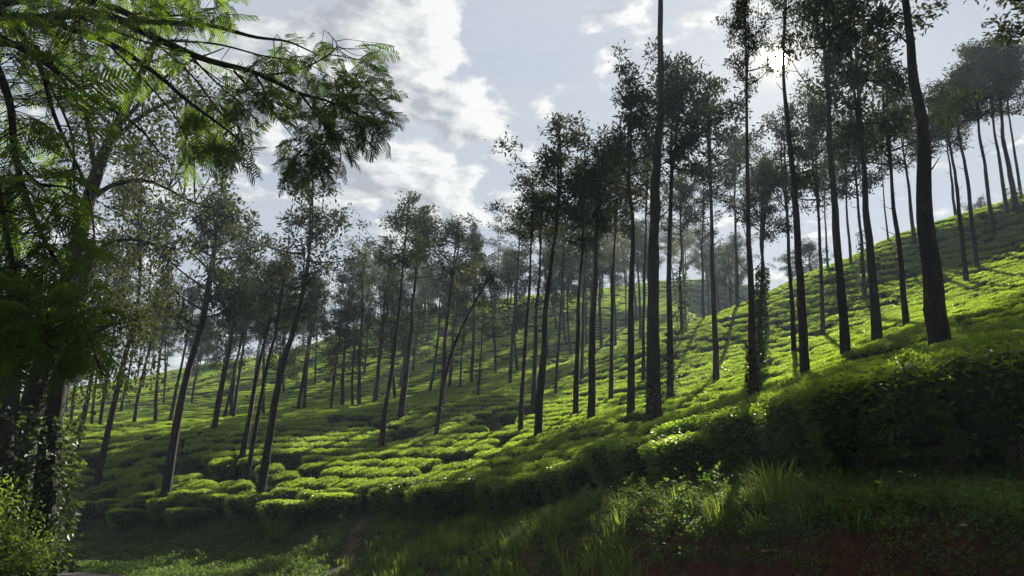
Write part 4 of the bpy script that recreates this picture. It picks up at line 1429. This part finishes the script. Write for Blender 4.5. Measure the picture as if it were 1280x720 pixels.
HERBS = [herb_mesh() for _ in range(5)]
TUFTS = [tuft_mesh(28, 0.1, 0.3, 0.9, 0.1) for _ in range(5)]
items_h, items_g = [], []
nS = 26000
X = rng.uniform(-26, 9, nS); Yv = rng.uniform(2.5, 34, nS)
S, T, z0, W, K = along(X, Yv)
Z = ground(X, Yv)
pxs, pys, dd = project(np.stack([X, Yv, Z], -1))
ok = (S > -W - 0.3) & (S < 0.9) & (pxs > -80) & (pxs < 1400) & (pys < 800)
patch = wob(X, Yv, 0.9, 5)
e = 0.15
nxs = (ground(X + e, Yv) - ground(X - e, Yv)) / (2 * e)
nys = (ground(X, Yv + e) - ground(X, Yv - e)) / (2 * e)
for k in np.where(ok)[0]:
    steepness = math.hypot(nxs[k], nys[k])
    if K[k] > 0.5 and steepness > 0.9 and pxs[k] > 840 and random.random() < 0.9:
        continue                                 # bare red earth of the cut
    nrm = Vector((-nxs[k], -nys[k], 1.3)).normalized()
    q = Vector((0, 0, 1)).rotation_difference(nrm).to_matrix() @ Matrix.Rotation(random.random() * 6.28, 3, 'Z')
    loc = (X[k], Yv[k], Z[k])
    onpath = np.min(np.hypot(pp[:, 0] - X[k], pp[:, 1] - Yv[k])) < 0.45
    if onpath and random.random() < 0.93:
        continue
    if patch[k] + random.gauss(0, 0.3) > (-0.05 if 470 < pxs[k] < 860 else 0.25 if pxs[k] > 400 else 1.1):
        s = random.uniform(0.7, 1.3) * (0.8 if pxs[k] > 800 else 1.25)
        items_g.append((loc, Matrix.Rotation(random.random() * 6.28, 3, 'Z'), Vector((s, s, s))))
    else:
        s = random.uniform(0.7, 1.4) * (1.0 if pxs[k] < 700 else 0.65)
        items_h.append((loc, q, Vector((s, s, s))))
# extra density near the camera on the ledge
nS = 9000
X = rng.uniform(-1.5, 5, nS); Yv = rng.uniform(3.5, 14, nS)
S, T, z0, W, K = along(X, Yv)
Z = ground(X, Yv)
for k in np.where((S > -1.75) & (S < 0.5))[0]:
    s = random.uniform(0.45, 0.8)
    items_h.append(((X[k], Yv[k], Z[k]), Matrix.Rotation(random.random() * 6.28, 3, 'Z'), Vector((s, s, s))))
print("bank growth", len(items_h), len(items_g))
scatter("ground_cover", HERBS, items_h, label='low creeping herbs covering the bank', cat='ground cover')
scatter("grass", TUFTS, items_g, label='short wild grass on the bank', cat='grass')

def weed_mesh():
    mb = MB()
    for _ in range(9):
        a, h = rng.random() * 6.28, rng.uniform(0.15, 0.42)
        tip = np.array([math.cos(a) * h * 0.6, math.sin(a) * h * 0.6, h])
        path = smooth_path([np.zeros(3), tip * np.array([0.4, 0.4, 0.6]), tip], 6)
        tube(mb, path, np.linspace(0.004, 0.0015, 6), 3, 0, 0.2)
        n = 13
        i = rng.integers(1, 6, n)
        d = rng.standard_normal((n, 3)) * np.array([1, 1, 0.4]) + np.array([0, 0, 0.15])
        L = rng.uniform(0.035, 0.085, n)
        leaves(mb, path[i] + rng.standard_normal((n, 3)) * 0.012, d, L, L * 0.5, 0, rng.random(n), 0.15, True, 0.15)
    return mb.mesh("weed_clump", [M_HERB])


items_w = []
for k in rng.permutation(len(items_h)):
    l_ = items_h[k][0]
    pz = project(np.array(l_))
    if pz[2] < 3.5 or (pz[0] > 900 and rng.random() < 0.75) or wob(l_[0], l_[1], 1.7, 8) < -0.15:
        continue
    q_ = random.uniform(0.35, 0.85)
    items_w.append((l_, Matrix.Rotation(random.random() * 6.28, 3, 'Z'), Vector((q_, q_, q_ * random.uniform(0.7, 1.1)))))
    if len(items_w) > 650:
        break
scatter("undergrowth", [weed_mesh() for _ in range(5)], items_w, label='leafy weeds growing over the bank', cat='undergrowth')


def litter_mesh():
    mb = MB()
    n = 7
    pos = np.stack([rng.uniform(-0.3, 0.3, n), rng.uniform(-0.3, 0.3, n), rng.uniform(0.02, 0.09, n)], -1)
    d = rng.standard_normal((n, 3)) * np.array([1, 1, 0.25])
    L = rng.uniform(0.03, 0.07, n)
    leaves(mb, pos, d, L, L * 0.5, 0, rng.random(n), 0.2)
    return mb.mesh("dead_leaf", [M_DEAD])


M_DEAD = leaf_mat("dead_leaf", (0.05, 0.03, 0.018), (0.26, 0.15, 0.07), (0.2, 0.1, 0.03), 0.2, 0.7, 0.2, 0.3)
items_d = [items_h[k] for k in rng.integers(0, len(items_h), 520)]
items_d = [(l_, Matrix.Rotation(random.random() * 6.28, 3, 'Z'), Vector((1, 1, 1))) for l_, _, _ in items_d]
scatter("leaf_litter", [litter_mesh() for _ in range(4)], items_d, label='scattered dead leaves on the bank', cat='leaf litter')

BIG = [tuft_mesh(150, 0.2, 0.5, 1.0, 0.2) for _ in range(3)]


def big_tuft(label, px, py, s, k):
    h_ = hit(px, py, ground, 3.0, 34.0)
    if h_ is None:
        return
    root = mesh_obj("grass_tuft", BIG[k % 3])
    root.location = (h_[0], h_[1], h_[2])
    root.rotation_euler = (0, 0, random.random() * 6.28)
    root.scale = (s, s, s)
    tag(root, label, 'grass tuft')


big_tuft('tall bright grass tuft on the ledge below the dark hedge', 972, 634, 1.2, 0)
big_tuft('wide pale grass tuft on the bank right of the foot path', 570, 690, 1.3, 1)
big_tuft('arching grass tuft low on the bank near the foot path', 470, 712, 1.2, 2)
big_tuft('dark grass tuft under the left tea edge, left of the foot path', 345, 672, 1.8, 0)
big_tuft('grass tuft hanging over the red earth at the bank lip', 905, 655, 0.8, 1)
big_tuft('grass tuft in the middle of the grassy slope', 700, 668, 1.2, 2)

# ------------------------------------------------------------------ the air
M_AIR, nt, out = new_mat("hill_haze")
pv = N(nt, 'ShaderNodeVolumePrincipled')
pv.inputs['Color'].default_value = (0.66, 0.83, 1.0, 1)
pv.inputs['Density'].default_value = 0.0009
pv.inputs['Anisotropy'].default_value = 0.12
nt.links.new(pv.outputs[0], out.inputs['Volume'])
bx = np.array([(x, y, z) for x in (-312, 325) for y in (-112, 335) for z in (-4.5, 58)], float)
bf = [(0, 1, 3, 2), (4, 6, 7, 5), (0, 4, 5, 1), (2, 3, 7, 6), (0, 2, 6, 4), (1, 5, 7, 3)]
haze = mesh_obj("haze", make_mesh("haze", bx, [bf], [M_AIR]))
tag(haze, kind='stuff')
zmax = 0
print("ground z", GZ.min(), GZ.max())
